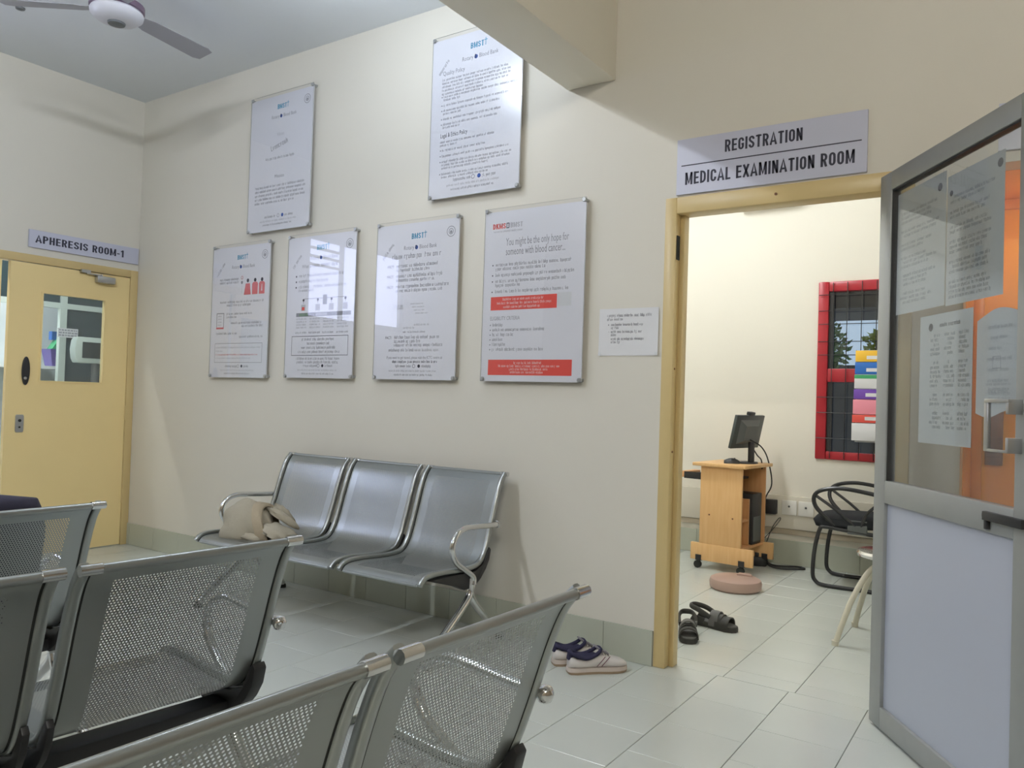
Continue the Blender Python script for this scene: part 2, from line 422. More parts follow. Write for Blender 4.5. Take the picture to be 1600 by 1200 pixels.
# ------------------------------------------------------------------ setting: floor
XL, YB = -5.74, 2.82      # left wall face, back wall face of the registration room
CEIL = 3.39
T = 0.309
fl = struct(MB().box(XL - 2.6, 2.6, -6.0, YB, -0.12, -0.004).build('floor', M['grout'], smooth=0))
_tc = {}
def tile_mesh(w_, h_):
    key = (round(w_, 3), round(h_, 3))
    if key not in _tc:
        g = 0.0013; b = 0.0012
        a, c = w_ / 2 - g, h_ / 2 - g
        mb = MB()
        ring = lambda k, z: [(-a + k, -c + k, z), (a - k, -c + k, z), (a - k, c - k, z), (-a + k, c - k, z)]
        mb.loft([ring(0, -0.004), ring(0, -b), ring(b, 0)])
        _tc[key] = mb.mesh('tile', M['tile'], smooth=0)
    return _tc[key]
rest = MB()
ntile = 0
def lay(x0, x1, y0, y1, xs, ystart, stagger, near):
    global ntile
    c0 = math.floor((x0 - xs) / T) - 1
    for ci in range(c0, c0 + int((x1 - x0) / T) + 4):
        a, b = max(xs + ci * T, x0), min(xs + (ci + 1) * T, x1)
        if b - a < 0.02: continue
        ys = ystart + (stagger if ci % 2 else 0)
        r0 = math.floor((y0 - ys) / T) - 1
        for ri in range(r0, r0 + int((y1 - y0) / T) + 4):
            c, d = max(ys + ri * T, y0), min(ys + (ri + 1) * T, y1)
            if d - c < 0.02: continue
            if near((a + b) / 2, (c + d) / 2):
                link_mesh('tile', tile_mesh(b - a, d - c), fl, ((a + b) / 2, (c + d) / 2, 0)); ntile += 1
            else:
                rest.box(a + .0013, b - .0013, c + .0013, d - .0013, -0.004, 0)
lay(XL, 2.6, -6.0, 0.075, -0.846 - 20 * T, -0.085 - 20 * T, 0.157, lambda x, y: y > -2.45 and -5.75 < x < 0.3 and y > -2.1 - 0.6 * (x + 2.0))
lay(-3.6, -0.32, 0.075, YB, -1.13 - 20 * T, 0.20 - 4 * T, 0.0, lambda x, y: x > -2.45 and x < -0.30)
lay(-0.32, 0.76, 0.075, 0.66, -1.13 - 20 * T, 0.20 - 4 * T, 0.0, lambda x, y: False)
lay(XL - 2.6, XL, -6.0, YB, 0, 0, 0, lambda x, y: False)
tag(rest.build('tile', M['tile'], fl, smooth=0), kind='stuff')

# ------------------------------------------------------------------ setting: walls
wb = MB()
wb.box(XL - 0.12, -1.43, 0, 0.12, 0, CEIL).box(-1.43, -0.40, 0, 0.12, 2.143, CEIL).box(-0.40, -0.23, 0, 0.12, 0, CEIL)
wb.box(-0.23, 0.72, 0, 0.12, 2.124, CEIL).box(0.72, 2.6, 0, 0.12, 0, CEIL)
struct(wb.build('wall_back', M['wall'], smooth=0))
DY = -1.50   # far end of the double door in the left wall
wl = MB()
wl.box(XL - 0.12, XL, -6, -3.10, 0, CEIL).box(XL - 0.12, XL, -3.10, -1.72, 0, 1.88).box(XL - 0.12, XL, -3.10, -1.72, 2.72, CEIL)
wl.box(XL - 0.12, XL, -1.72, DY, 0, CEIL).box(XL - 0.12, XL, DY, -0.0, 2.085, CEIL)
struct(wl.build('wall_left', M['wall'], smooth=0))
struct(MB().box(2.6, 2.72, -6, YB, 0, CEIL).build('wall_right', M['wall_far'], smooth=0))
struct(MB().box(XL, 2.6, -6.12, -6, 0, CEIL).build('wall_front', M['wall_far'], smooth=0))
struct(MB().box(XL - 0.12, 2.72, -6.12, YB + 0.1, CEIL, CEIL + 0.12).build('ceiling', M['ceil'], smooth=0))
struct(MB().box(-1.97, -1.705, -6, 0, 2.75, CEIL).build('trim_1', M['beam'], smooth=30, bevel=0.006), 'painted concrete ceiling beam running to the back wall', None)
# registration room
WX0, WX1, WZ0, WZ1 = -1.372, -0.36, 0.822, 2.152
wr = MB()
wr.box(-3.6, WX0, YB, YB + 0.15, 0, CEIL).box(WX1, 0.5, YB, YB + 0.15, 0, CEIL).box(WX0, WX1, YB, YB + 0.15, 0, WZ0).box(WX0, WX1, YB, YB + 0.15, WZ1, CEIL)
struct(wr.build('wall_room_back', M['wall_room'], smooth=0))
struct(MB().box(-3.72, -3.6, 0.12, YB, 0, CEIL).build('wall_room_left', M['wall_room'], smooth=0))
struct(MB().box(-0.32, -0.275, 0.12, YB, 0, CEIL).build('wall_room_right', M['wall_room'], smooth=0))
# room behind the left wall
struct(MB().box(-8.3, -8.2, -2.6, 1.9, 0, CEIL).build('wall_left_outer', M['aphwall'], smooth=0))
struct(MB().box(-8.3, XL - 0.12, -2.7, -2.6, 0, CEIL).box(-8.3, XL - 0.12, 1.9, 2.0, 0, CEIL).box(XL - 0.12, XL, 0.12, 2.0, 0, CEIL).build('wall_left_end', M['aphwall'], smooth=0))
struct(MB().box(-8.3, XL - 0.12, -2.7, 2.0, 3.0, 3.1).build('ceiling', M['ceil'], smooth=0))

# skirting tiles
def skirt(name, x0, x1, y, z1, xs, step, mt):
    s_ = struct(MB().box(x0, x1, y - 0.006, y, 0, z1 - 0.002).build(name, M['grout'], smooth=0))
    k = math.floor((x0 - xs) / step)
    while xs + k * step < x1:
        a, b = max(xs + k * step, x0), min(xs + (k + 1) * step, x1)
        if b - a > 0.01:
            MB().box(a + 0.001, b - 0.001, y - 0.011, y - 0.004, 0.001, z1).build('tile', mt, s_, smooth=0, bevel=0.001, seg=1)
        k += 1
skirt('baseboard_back', XL, -1.432, 0.0, 0.162, -1.99, T, M['skirt'])
skirt('baseboard_room', -3.6, -0.32, YB, 0.185, -1.35, T, M['skirt'])

# door frames
f1 = struct(MB().box(-1.43, -1.375, -0.004, 0.10, 0, 2.143).build('door_1', M['frame'], smooth=30, bevel=0.004), 'pale yellow frame around the registration room doorway')
MB().box(-1.376, -1.352, 0.045, 0.098, 0.0, 2.07).build('stop', M['frame'], f1, smooth=30, bevel=0.003)
MB().box(-0.462, -0.402, -0.004, 0.10, 0, 2.143).build('jamb', M['frame'], f1, smooth=30, bevel=0.004)
MB().box(-1.375, -0.462, -0.004, 0.10, 2.068, 2.143).build('lintel', M['frame'], f1, smooth=30, bevel=0.004)
for z in (1.86,):
    MB().box(-1.3755, -1.370, 0.005, 0.035, z, z + 0.11).build('hinge', M['rubber'], f1, smooth=0)
MB().lathe([(0.006, 0), (0.006, 0.004)], 8).build('screw', M['darkwood'], f1, loc=(-0.93, -0.004, 2.105), rot=(R(90), 0, 0))
for z in (1.36, 0.98):
    MB().lathe([(0.005, 0), (0.005, 0.003)], 8).build('screw', M['darkwood'], f1, loc=(-1.375, 0.02, z), rot=(0, R(90), 0))

# orange door right of the registration room, in an alcove added to hold a lamp
struct(MB().box(-0.27, -0.229, 0.12, 0.66, 0, 2.20).box(0.719, 0.76, 0.12, 0.66, 0, 2.20).build('wall_added_alcove', M['orange'], smooth=0), 'orange laminate sides of the added alcove behind the glass door')
struct(MB().box(-0.27, 0.76, 0.12, 0.66, 2.123, 2.20).build('ceiling', M['orange'], smooth=0))  # lid of the added alcove
d3 = struct(MB().box(-0.229, 0.719, 0.60, 0.64, 0.01, 2.123).build('door_2', M['orange'], smooth=30, bevel=0.003), 'orange laminate door behind the open glass door')
MB().box(-0.229, -0.190, 0.585, 0.60, 0.0, 2.123).box(-0.19, 0.68, 0.585, 0.60, 2.08, 2.123).build('door_frame', M['orange_frame'], d3, smooth=30, bevel=0.003)
lv = MB().box(-0.178, -0.112, 0.575, 0.599, 0.98, 1.24).build('grip_plate', M['darkwood'], d3, smooth=30, bevel=0.003)
for i in range(6): MB().box(-0.173, -0.117, 0.566, 0.576, 1.0 + i * 0.018, 1.011 + i * 0.018).build('grip_rib', M['darkwood'], lv, smooth=0)
al = thing('added_alcove_lamp', 'added warm round lamp on the alcove ceiling, brightening the orange door', 'lamp', (0.10, 0.36, 2.1225))  # unseen lamp added to brighten the orange laminate
MB().lathe([(0.07, 0), (0.07, -0.015), (0.05, -0.022)], 20).build('lamp_base', M['socket'], al)
MB().lathe([(0.05, -0.02), (0.045, -0.04), (0.02, -0.05), (0.005, -0.052)], 20).build('lamp_globe', M['warm'], al)

# double door of the apheresis room
f2 = struct(MB().box(XL - 0.10, XL + 0.004, -0.058, 0.0, 0, 2.085).build('door_3', M['frame'], smooth=30, bevel=0.004), 'yellow double door of the apheresis room')
MB().box(XL - 0.10, XL + 0.004, DY, -0.058, 2.03, 2.085).build('lintel', M['frame'], f2, smooth=30, bevel=0.004)
MB().box(XL - 0.10, XL + 0.004, DY, DY + 0.055, 0, 2.03).build('jamb', M['frame'], f2, smooth=30, bevel=0.004)
def leaf(ya, yb, wy0, wy1, wz0, wz1):
    x0, x1 = XL - 0.038, XL - 0.003
    mb = MB()
    mb.box(x0, x1, ya, wy0, 0.008, 2.024).box(x0, x1, wy1, yb, 0.008, 2.024).box(x0, x1, wy0, wy1, 0.008, wz0).box(x0, x1, wy0, wy1, wz1, 2.024)
    return mb
lf = leaf(-0.895, -0.062, -0.680, -0.245, 1.222, 1.83).build('leaf', M['leaf'], f2, smooth=0)
MB().box(XL - 0.024, XL - 0.018, -0.680, -0.245, 1.222, 1.83).build('pane', M['glass'], lf, smooth=0)
bd = MB()
for a in ((-0.690, -0.678, 1.212, 1.84), (-0.247, -0.237, 1.212, 1.84)): bd.box(XL - 0.004, XL + 0.002, a[0], a[1], a[2], a[3])
bd.box(XL - 0.004, XL + 0.002, -0.678, -0.247, 1.212, 1.222).box(XL - 0.004, XL + 0.002, -0.678, -0.247, 1.83, 1.84).build('beading', M['leaf'], lf, smooth=0)
hp = [(0.026 * math.cos(t) * (1 if abs(math.sin(t)) < 2 else 1), 0.098 * math.sin(t)) for t in [2 * math.pi * i / 24 for i in range(24)]]
ho = MB().prism(hp, 'x', 0, 0.012).build('pull_plate', M['black'], lf, loc=(XL - 0.003, -0.775, 1.285), smooth=40, bevel=0.003)
MB().lathe([(0.009, 0), (0.011, 0.006), (0.006, 0.012)], 12).build('knob', M['steel'], ho, loc=(0.010, -0.004, -0.05), rot=(0, R(90), 0))
lk = MB().prism([(-0.02, -0.06), (0.02, -0.06), (0.026, -0.05), (0.026, 0.05), (0.02, 0.06), (-0.02, 0.06), (-0.026, 0.05), (-0.026, -0.05)], 'x', 0, 0.006).build('lock_plate', M['steel'], lf, loc=(XL - 0.003, -0.80, 0.925), smooth=30)
lk['label'] = 'brushed steel lock plate'
MB().lathe([(0.010, 0), (0.010, 0.004)], 12).build('keyhole', M['rubber'], lk, loc=(0.006, 0.0, 0.02), rot=(0, R(90), 0))
MB().lathe([(0.006, 0), (0.006, 0.004)], 12).build('keyhole', M['rubber'], lk, loc=(0.006, 0.0, -0.025), rot=(0, R(90), 0))
for z in (1.62, 0.95, 0.32):
    MB().tube([(XL + 0.002, -0.060, z), (XL + 0.002, -0.060, z + 0.10)], 0.006, 8).build('hinge', M['frame'], f2)
lf2 = leaf(-1.44, -0.948, -1.38, -1.02, 1.222, 1.83).build('leaf', M['leaf'], f2, smooth=0)
MB().box(XL - 0.024, XL - 0.018, -1.38, -1.02, 1.222, 1.83).build('pane', M['glass'], lf2, smooth=0)
cl = MB().box(XL - 0.003, XL + 0.042, -0.33, -0.195, 1.955, 2.003).build('door_closer', M['steel'], f2, smooth=30, bevel=0.006)
cl['label'] = 'grey metal door closer'
MB().box(XL + 0.010, XL + 0.024, -0.40, -0.30, 2.006, 2.014).box(XL + 0.004, XL + 0.03, -0.44, -0.375, 2.012, 2.034).lathe([(0.008, 0), (0.008, 0.014)], 10, (XL + 0.02, -0.29, 2.002)).build('closer_arm', M['steel'], cl, smooth=30)

# ventilator window in the left wall, out of frame, mirrored in the posters
wv = struct(MB().box(XL - 0.09, XL - 0.01, -3.10, -3.05, 1.88, 2.72).box(XL - 0.09, XL - 0.01, -1.77, -1.72, 1.88, 2.72).box(XL - 0.09, XL - 0.01, -3.05, -1.77, 1.88, 1.93).box(XL - 0.09, XL - 0.01, -3.05, -1.77, 2.67, 2.72).build('window_2', M['alu'], smooth=0), 'daylit ventilator window in the left wall')
for a, b in ((-3.05, -2.66), (-2.62, -2.22), (-2.18, -1.77)):
    MB().box(XL - 0.06, XL - 0.05, a, b, 1.93, 2.67).build('pane', M['daypane'], wv, smooth=0)
for a in (-2.66, -2.22):
    MB().box(XL - 0.08, XL - 0.02, a, a + 0.04, 1.93, 2.67).build('mullion', M['alu'], wv, smooth=0)
for z in (2.42, 2.50, 2.58):
    MB().box(XL - 0.05, XL - 0.02, -2.18, -1.77, z, z + 0.02).build('louvre_slat', M['alu'], wv, smooth=0)

# ------------------------------------------------------------------ red window of the registration room
win = struct(MB().build('window_1', M['redpaint']) if False else MB().box(WX0, WX0 + 0.075, YB - 0.02, YB + 0.05, WZ0, WZ1).box(WX1 - 0.075, WX1, YB - 0.02, YB + 0.05, WZ0, WZ1).box(WX0 + 0.075, WX1 - 0.075, YB - 0.02, YB + 0.05, WZ1 - 0.075, WZ1).box(WX0 + 0.075, WX1 - 0.075, YB - 0.02, YB + 0.05, WZ0, WZ0 + 0.06).build('window_1', M['redpaint'], smooth=30, bevel=0.008), 'red painted steel window with a rod grille')
MB().box(WX0 + 0.075, WX1 - 0.075, YB - 0.015, YB + 0.045, 1.40, 1.50).build('transom', M['redpaint'], win, smooth=30, bevel=0.006)
inner = MB()
for z0, z1 in ((0.882, 1.40), (1.50, 2.077)):
    inner.box(-1.297, -1.262, YB + 0.0, YB + 0.03, z0, z1)
inner.build('sash', M['alu_dark'], win, smooth=0)
for (a, b, c, d) in ((-1.262, -0.82, 0.882, 1.40), (-0.80, -0.435, 0.882, 1.40), (-1.262, -0.82, 1.50, 2.077), (-0.80, -0.435, 1.50, 2.077)):
    MB().box(a, b, YB + 0.012, YB + 0.016, c, d).build('pane', M['tint'], win, smooth=0)
for x in (-1.265, -1.165, -1.065, -0.965, -0.865, -0.765, -0.665, -0.565):
    MB().tube([(x, YB - 0.03, WZ0 + 0.01), (x, YB - 0.03, WZ1 - 0.01)], 0.0032, 6).build('grille_rod', M['blackmet'], win)
for z in (0.98, 1.17, 1.285, 1.60, 1.70, 1.83, 1.93, 2.05):
    MB().tube([(WX0 + 0.01, YB - 0.036, z), (WX1 - 0.01, YB - 0.036, z)], 0.0032, 6).build('grille_rod', M['blackmet'], win)
# garden outside the window
struct(MB().box(-3.2, 2.0, 4.6, 4.75, 0, 1.62).build('wall_outer', M['outwall'], smooth=0))
struct(MB().box(-3.2, 2.0, YB + 0.15, 3.9, 1.97, 2.10).build('trim_2', M['outwall'], smooth=0), 'dark concrete sunshade above the red window')
def bush(cx, cy, cz, rx, rz, n, m_, label):
    mb = MB(); rnd = random.Random(int(cx * 100) + n)
    for i in range(n):
        q = Vector((rnd.gauss(0, 1), rnd.gauss(0, 1), rnd.gauss(0, 1))).normalized() * rnd.random() ** 0.4
        p = Vector((q.x * rx, q.y * rx, q.z * rz))
        d = Vector((rnd.uniform(-1, 1), rnd.uniform(-1, 1), rnd.uniform(-0.3, 1))).normalized(); L = rnd.uniform(0.05, 0.10)
        s_ = d.cross(Vector((rnd.uniform(-1, 1), rnd.uniform(-1, 1), rnd.uniform(-1, 1)))).normalized() * L * 0.24
        mb.add([p, p + d * L * .5 + s_, p + d * L, p + d * L * .5 - s_], [(0, 1, 2, 3)])
    t = thing('garden_shrub', label, 'shrub', (cx, cy, 0))
    tag(mb.build('foliage', m_, t, loc=(0, 0, cz), smooth=0), kind='stuff')
    MB().tube(cr([(0, 0, 0), (0.03, 0, cz * 0.5), (0, 0.02, cz + 0.2)], 4), [0.03 - 0.0015 * i for i in range(9)], 7).build('stem', M['darkwood'], t)
bush(-1.62, 4.10, 1.74, 0.20, 0.26, 700, M['leafg'], 'dark green garden shrub seen through the red window, left one')
bush(-1.09, 4.10, 1.68, 0.20, 0.22, 600, M['leafy'], 'yellow-green garden shrub seen through the red window, right one')

# ------------------------------------------------------------------ three-seat benches
PROF = cr([(0, a, b) for a, b in [(0.205, 0.815), (0.188, 0.798), (0.165, 0.764), (0.135, 0.69), (0.095, 0.57), (0.060, 0.475), (0.032, 0.425), (0.0, 0.398), (-0.05, 0.386), (-0.15, 0.386), (-0.28, 0.396), (-0.37, 0.398), (-0.415, 0.390), (-0.440, 0.366)]], 8)
PROF = [(p.y, p.z) for p in PROF]
SL = [0.0]
for i in range(1, len(PROF)): SL.append(SL[-1] + math.hypot(PROF[i][0] - PROF[i - 1][0], PROF[i][1] - PROF[i - 1][1]))
STOT = SL[-1]
def pat(s):
    s = min(max(s, 0), STOT - 1e-6)
    lo, hi = 0, len(SL) - 1
    while hi - lo > 1:
        md = (lo + hi) // 2
        if SL[md] <= s: lo = md
        else: hi = md
    t = (s - SL[lo]) / (SL[hi] - SL[lo])
    return (PROF[lo][0] * (1 - t) + PROF[hi][0] * t, PROF[lo][1] * (1 - t) + PROF[hi][1] * t)
PITCH, HWID = 0.572, 0.270
def seat_meshes():
    # perforated sheet: real holes
    pw, ph = 0.0078, 0.0068; uw = 0.188; s0, s1 = 0.048, STOT - 0.055
    nx = int(2 * uw / pw); ny = int((s1 - s0) / ph); mb = MB()
    V, F = [], []
    hexa = [210, 270, 330, 30, 90, 150]; rh = pw * 0.285
    for j in range(ny):
        sc = s0 + (j + .5) * ph; off = (pw / 2 if j % 2 else 0)
        for i in range(nx):
            uc = -uw + (i + .5) * pw + off - pw / 4
            o = len(V)
            for (a, b) in ((-pw / 2, -ph / 2), (0, -ph / 2), (pw / 2, -ph / 2), (pw / 2, ph / 2), (0, ph / 2), (-pw / 2, ph / 2)):
                y, z = pat(sc + b); V.append((uc + a, y, z))
            for h in hexa:
                y, z = pat(sc + rh * math.sin(R(h))); V.append((uc + rh * math.cos(R(h)), y, z))
            for q in range(6):
                F.append((o + q, o + (q + 1) % 6, o + 6 + (q + 1) % 6, o + 6 + q))
    mb.add(V, F)
    def strip(ua, ub, sa, sb, n):
        rows = [[(ua, *pat(sa + (sb - sa) * k / n)), (ub, *pat(sa + (sb - sa) * k / n))] for k in range(n + 1)]
        mb.loft(rows, cap=False, closed=False)
    e = 0.004
    strip(-0.240, -uw + e, 0, STOT, 60); strip(uw - e, 0.240, 0, STOT, 60)
    strip(-uw + e, uw - e, 0, s0 + 0.001, 8); strip(-uw + e, uw - e, s0 + ny * ph - 0.001, STOT, 10)
    seat = mb.mesh('seat', M['perf'], smooth=30)
    def rail(sgn):
        r_ = MB(); rings = []
        n = 70
        for k in range(n + 1):
            s = STOT * k / n; y, z = pat(s); ya, za = pat(s - 0.004); yb, zb = pat(s + 0.004)
            t = Vector((0, yb - ya, zb - za)).normalized(); nr = Vector((0, t.z, -t.y))   # towards the back / underside
            ring = []
            for q in range(12):
                a = 2 * math.pi * q / 12; ca, sa_ = math.cos(a), math.sin(a)
                x = 0.0125 * math.copysign(abs(ca) ** 0.55, ca); h = 0.0125 * math.copysign(abs(sa_) ** 0.55, sa_)
                ring.append(Vector((sgn * 0.2575 + x, y, z)) + nr * (h + 0.006))
            rings.append(ring)
        r_.loft(rings); return r_.mesh('side_rail', M['rail'], smooth=50)
    def groove(sgn):
        m2 = MB(); n = 60
        m2.loft([[(sgn * 0.2397, *pat(STOT * k / n)), (sgn * 0.2470, *pat(STOT * k / n))] for k in range(n + 1)], cap=False, closed=False)  # black strip stands in for the dark groove beside the rail
        return m2.mesh('groove_shade', M['rubber'], smooth=50)
    y0, z0 = pat(0); y1, z1 = pat(STOT)
    roll = MB().tube([(-0.232, y0 + 0.004, z0), (0.232, y0 + 0.004, z0)], 0.0105, 10).mesh('rolled_edge', M['perf'], smooth=50)
    lip = MB().tube([(-0.232, y1 + 0.006, z1), (0.232, y1 + 0.006, z1)], 0.008, 8).mesh('front_lip', M['perf'], smooth=50)
    cap = MB().tube([(-0.022, y0 + 0.006, z0 + 0.001), (0.022, y0 + 0.006, z0 + 0.001)], 0.0125, 10).mesh('end_cap', M['chrome'], smooth=50)
    return seat, rail(-1), rail(1), groove(-1), groove(1), roll, lip, cap
SM = seat_meshes()
BEND = (2 * PITCH / 2 + HWID)
def bench_meshes():
    out = {}
    out['beam'] = MB().box(-0.840, 0.840, -0.125, -0.045, 0.300, 0.342).mesh('beam', M['black'], 30, 0.006)
    poly = [(-0.40, 0.384), (-0.28, 0.382), (-0.05, 0.372), (0.02, 0.395), (0.048, 0.452), (0.066, 0.470), (0.078, 0.455), (0.066, 0.41), (0.04, 0.37), (0.0, 0.33), (-0.05, 0.296), (-0.13, 0.296), (-0.20, 0.325)]
    out['bracket'] = MB().prism(poly, 'x', -0.019, 0.019).mesh('bracket', M['black'], 30, 0.004)
    poly2 = [(-0.13, 0.372), (-0.05, 0.372), (0.02, 0.395), (0.048, 0.452), (0.066, 0.470), (0.078, 0.455), (0.066, 0.41), (0.04, 0.37), (0.0, 0.33), (-0.05, 0.296), (-0.13, 0.296)]
    out['bracket_small'] = MB().prism(poly2, 'x', -0.008, 0.008).mesh('bracket', M['black'], 30, 0.002)
    lg = MB()
    lg.tube(cr([(0, -0.075, 0.345), (0, -0.082, 0.275), (0, -0.125, 0.225), (0, -0.265, 0.125), (0, -0.375, 0.052), (0, -0.405, 0.022)], 5), [0.021] * 4 + [0.019] * 22, 12)
    lg.tube(cr([(0, -0.080, 0.285), (0, -0.050, 0.225), (0, 0.06, 0.125), (0, 0.155, 0.050), (0, 0.18, 0.022)], 5), 0.018, 12)
    out['leg'] = lg.mesh('leg', M['chrome'], 60)
    out['foot'] = MB().lathe([(0.022, 0), (0.022, 0.014), (0.015, 0.026)], 14).mesh('foot_pad', M['rubber'], 40)
    ap = cr([(0.0, 0.112, 0.578), (0.004, 0.02, 0.582), (0.008, -0.08, 0.590), (0.010, -0.17, 0.592), (0.010, -0.235, 0.565), (0.010, -0.262, 0.505), (0.006, -0.225, 0.442), (0.0, -0.135, 0.388), (-0.002, -0.078, 0.350), (0, -0.075, 0.315)], 7)
    out['arm'] = MB().tube(ap, 0.0145, 12).mesh('armrest', M['chrome'], 60)
    out['knob'] = MB().lathe([(0.004, -0.019), (0.014, -0.014), (0.0195, 0), (0.0195, 0.006), (0.014, 0.016), (0.004, 0.02)], 16).mesh('end_knob', M['chrome'], 60)
    return out
BM_ = bench_meshes()
def make_bench(label, loc, rotz, sc=1.0):
    t = thing('waiting_bench', label, 'bench', loc, rotz, 'three-seat steel waiting benches')
    t.scale = (sc, 1, 1)
    for i in (-1, 0, 1):
        s_ = link_mesh('seat', SM[0], t, (i * PITCH, 0, 0))
        for nm, me in (('side_rail', SM[1]), ('side_rail', SM[2]), ('groove_shade', SM[3]), ('groove_shade', SM[4]), ('rolled_edge', SM[5]), ('front_lip', SM[6])):
            link_mesh(nm, me, s_)
        for x in (-0.250, 0.250): link_mesh('end_cap', SM[7], s_, (x, 0, 0))
    link_mesh('beam', BM_['beam'], t)
    for x in (-0.828, 0.828):
        link_mesh('bracket', BM_['bracket'], t, (x, 0, 0))
    for x in (-PITCH / 2, PITCH / 2):
        for d in (-0.0245, 0.0245): link_mesh('bracket', BM_['bracket_small'], t, (x + d, 0, 0))
    for x in (-0.842, 0.842):
        l_ = link_mesh('leg', BM_['leg'], t, (x, 0, 0)); link_mesh('foot_pad', BM_['foot'], l_, (0, -0.405, 0)); link_mesh('foot_pad', BM_['foot'], l_, (0, 0.18, 0))
        a_ = link_mesh('armrest', BM_['arm'], t, (x + 0.014 * (1 if x > 0 else -1), 0, 0), (0, 0, 0) )
        if x < 0: a_.scale = (-1, 1, 1)
        link_mesh('end_knob', BM_['knob'], a_, (0.0, 0.112, 0.578))
    return t
make_bench('silver steel three-seat bench against the cream wall below the posters', (-3.013, -0.292, 0), R(0.7), 0.953)
make_bench('silver steel bench in the foreground nearest the camera, right end pointing to the sneakers', (-0.989, -2.781, 0), R(-91.8))
make_bench('silver steel bench in the middle of the three foreground rows', (-1.866, -2.786, 0), R(-95.1))
make_bench('silver steel bench farthest left of the three foreground rows', (-2.720, -2.82, 0), R(-91))

# ------------------------------------------------------------------ signs
def sign(name, label, w_, h_, loc, rotz, prints, th=0.012):
    t = thing(name, label, 'sign', loc, rotz)
    MB().box(0, w_, -th, 0, 0, h_).build('board', M['sign'], t, smooth=30, bevel=0.001, seg=1)
    p = Print(-th - 0.0006); prints(p); p.build(t)
    return t
def pr1(p):
    block_text(p, 'ink', 'REGISTRATION', 0.222, 0.166, 0.054, 0.330)
    p.rect('ink', 0.022, 0.782, 0.128, 0.133)
    block_text(p, 'ink', 'MEDICAL EXAMINATION ROOM', 0.042, 0.042, 0.056, 0.715)
sign('registration_sign', 'pale sign reading REGISTRATION and MEDICAL EXAMINATION ROOM above the doorway', 0.803, 0.252, (-1.376, -0.001, 2.150), 0, pr1)
def pr2(p):
    block_text(p, 'ink', 'APHERESIS ROOM-1', 0.042, 0.036, 0.052, 0.625)
sign('room_sign', 'pale sign reading APHERESIS ROOM-1 above the yellow double door', 0.785, 0.122, (XL + 0.001, -0.795, 2.134), R(90), pr2)
sign('blank_sign', 'pale sign board above the orange door, mostly hidden by the glass door', 0.7, 0.175, (-0.128, -0.001, 2.165), 0, lambda p: None)

# ------------------------------------------------------------------ posters on standoffs
PW, PH = 0.605, 0.905
_pp = MB().box(0.0, PW, -0.0295, -0.0285, 0.0, PH - 0.018).mesh('print_sheet', M['paper'], smooth=0)
_pa = MB().box(0, PW, -0.0345, -0.0310, 0, PH)
_pa.m = [1, 1, 0, 1, 0, 1]
_pa = _pa.mesh('acrylic_pane', [M['acrylic'], M['acrylic_edge']], smooth=0)
_st = MB().lathe([(0.009, 0), (0.009, 0.031), (0.0115, 0.0315), (0.0115, 0.038), (0.009, 0.041)], 14).mesh('standoff', M['steel'], 40)
def poster(label, x, z, fn, seed):
    t = thing('framed_notice', label, 'poster', (x, -0.0005, z), 0, 'acrylic-fronted notices on the cream wall')
    link_mesh('print_sheet', _pp, t); link_mesh('acrylic_pane', _pa, t)
    for a in (0.012, PW - 0.012):
        for b in (0.012, PH - 0.012):
            link_mesh('standoff', _st, t, (a, 0, b), (R(90), 0, 0))
    p = Print(-0.0299); fn(p, random.Random(seed)); p.build(t)
    return t
def header(p, r, script=True):
    block_text(p, 'ink_teal', 'BMST', 0.262, 0.796, 0.032, 0.088)
    p.rect('ink_teal', 0.360, 0.364, 0.797, 0.838); p.rect('ink_teal', 0.352, 0.373, 0.824, 0.828)
    p.text('ink_grey', 'Rotary', 0.205, 0.738, 0.033, width=0.075)
    p.disc('ink_blue', 0.300, 0.747, 0.012, 8); p.rect('ink', 0.292, 0.300, 0.738, 0.760)
    p.text('ink_grey', 'Blood Bank', 0.320, 0.738, 0.033, width=0.125)
    p.ring('ink_grey', 0.545, 0.815, 0.030, 0.004); p.ring('ink_grey', 0.545, 0.815, 0.017, 0.004); p.disc('ink_grey', 0.545, 0.812, 0.009, 10)
    if script: p.scrawl('ink_grey', 0.055, 0.170, 0.690, 0.014, r, rot=R(48))
def footer(p, r):
    p.scrawl('ink_grey', 0.170, 0.285, 0.088, 0.012, r); p.ring('ink_grey', 0.305, 0.096, 0.012, 0.003)
    p.disc('ink_blue', 0.345, 0.096, 0.012, 10); p.scrawl('ink_grey', 0.365, 0.445, 0.088, 0.012, r)
    p.scrawl('ink_pale', 0.125, 0.475, 0.062, 0.009, r); p.scrawl('ink_grey', 0.155, 0.440, 0.038, 0.009, r)
def para(p, r, ink, x0, x1, z, n, h, lead, last=0.8):
    for i in range(n):
        p.scrawl(ink, x0, x1 if i < n - 1 else x0 + (x1 - x0) * last, z - i * lead, h, r)
def poster1(p, r):
    header(p, r, False)
    p.text('ink_pale', 'Vision', 0.265, 0.620, 0.032, width=0.07)
    p.scrawl('ink_grey', 0.215, 0.400, 0.525, 0.024, r, rot=R(14)); p.scrawl('ink_grey', 0.160, 0.440, 0.470, 0.013, r)
    p.text('ink_grey', 'Mission', 0.255, 0.345, 0.032, width=0.09)
    para(p, r, 'ink_grey', 0.065, 0.555, 0.288, 5, 0.012, 0.026, 0.78)
    footer(p, r)
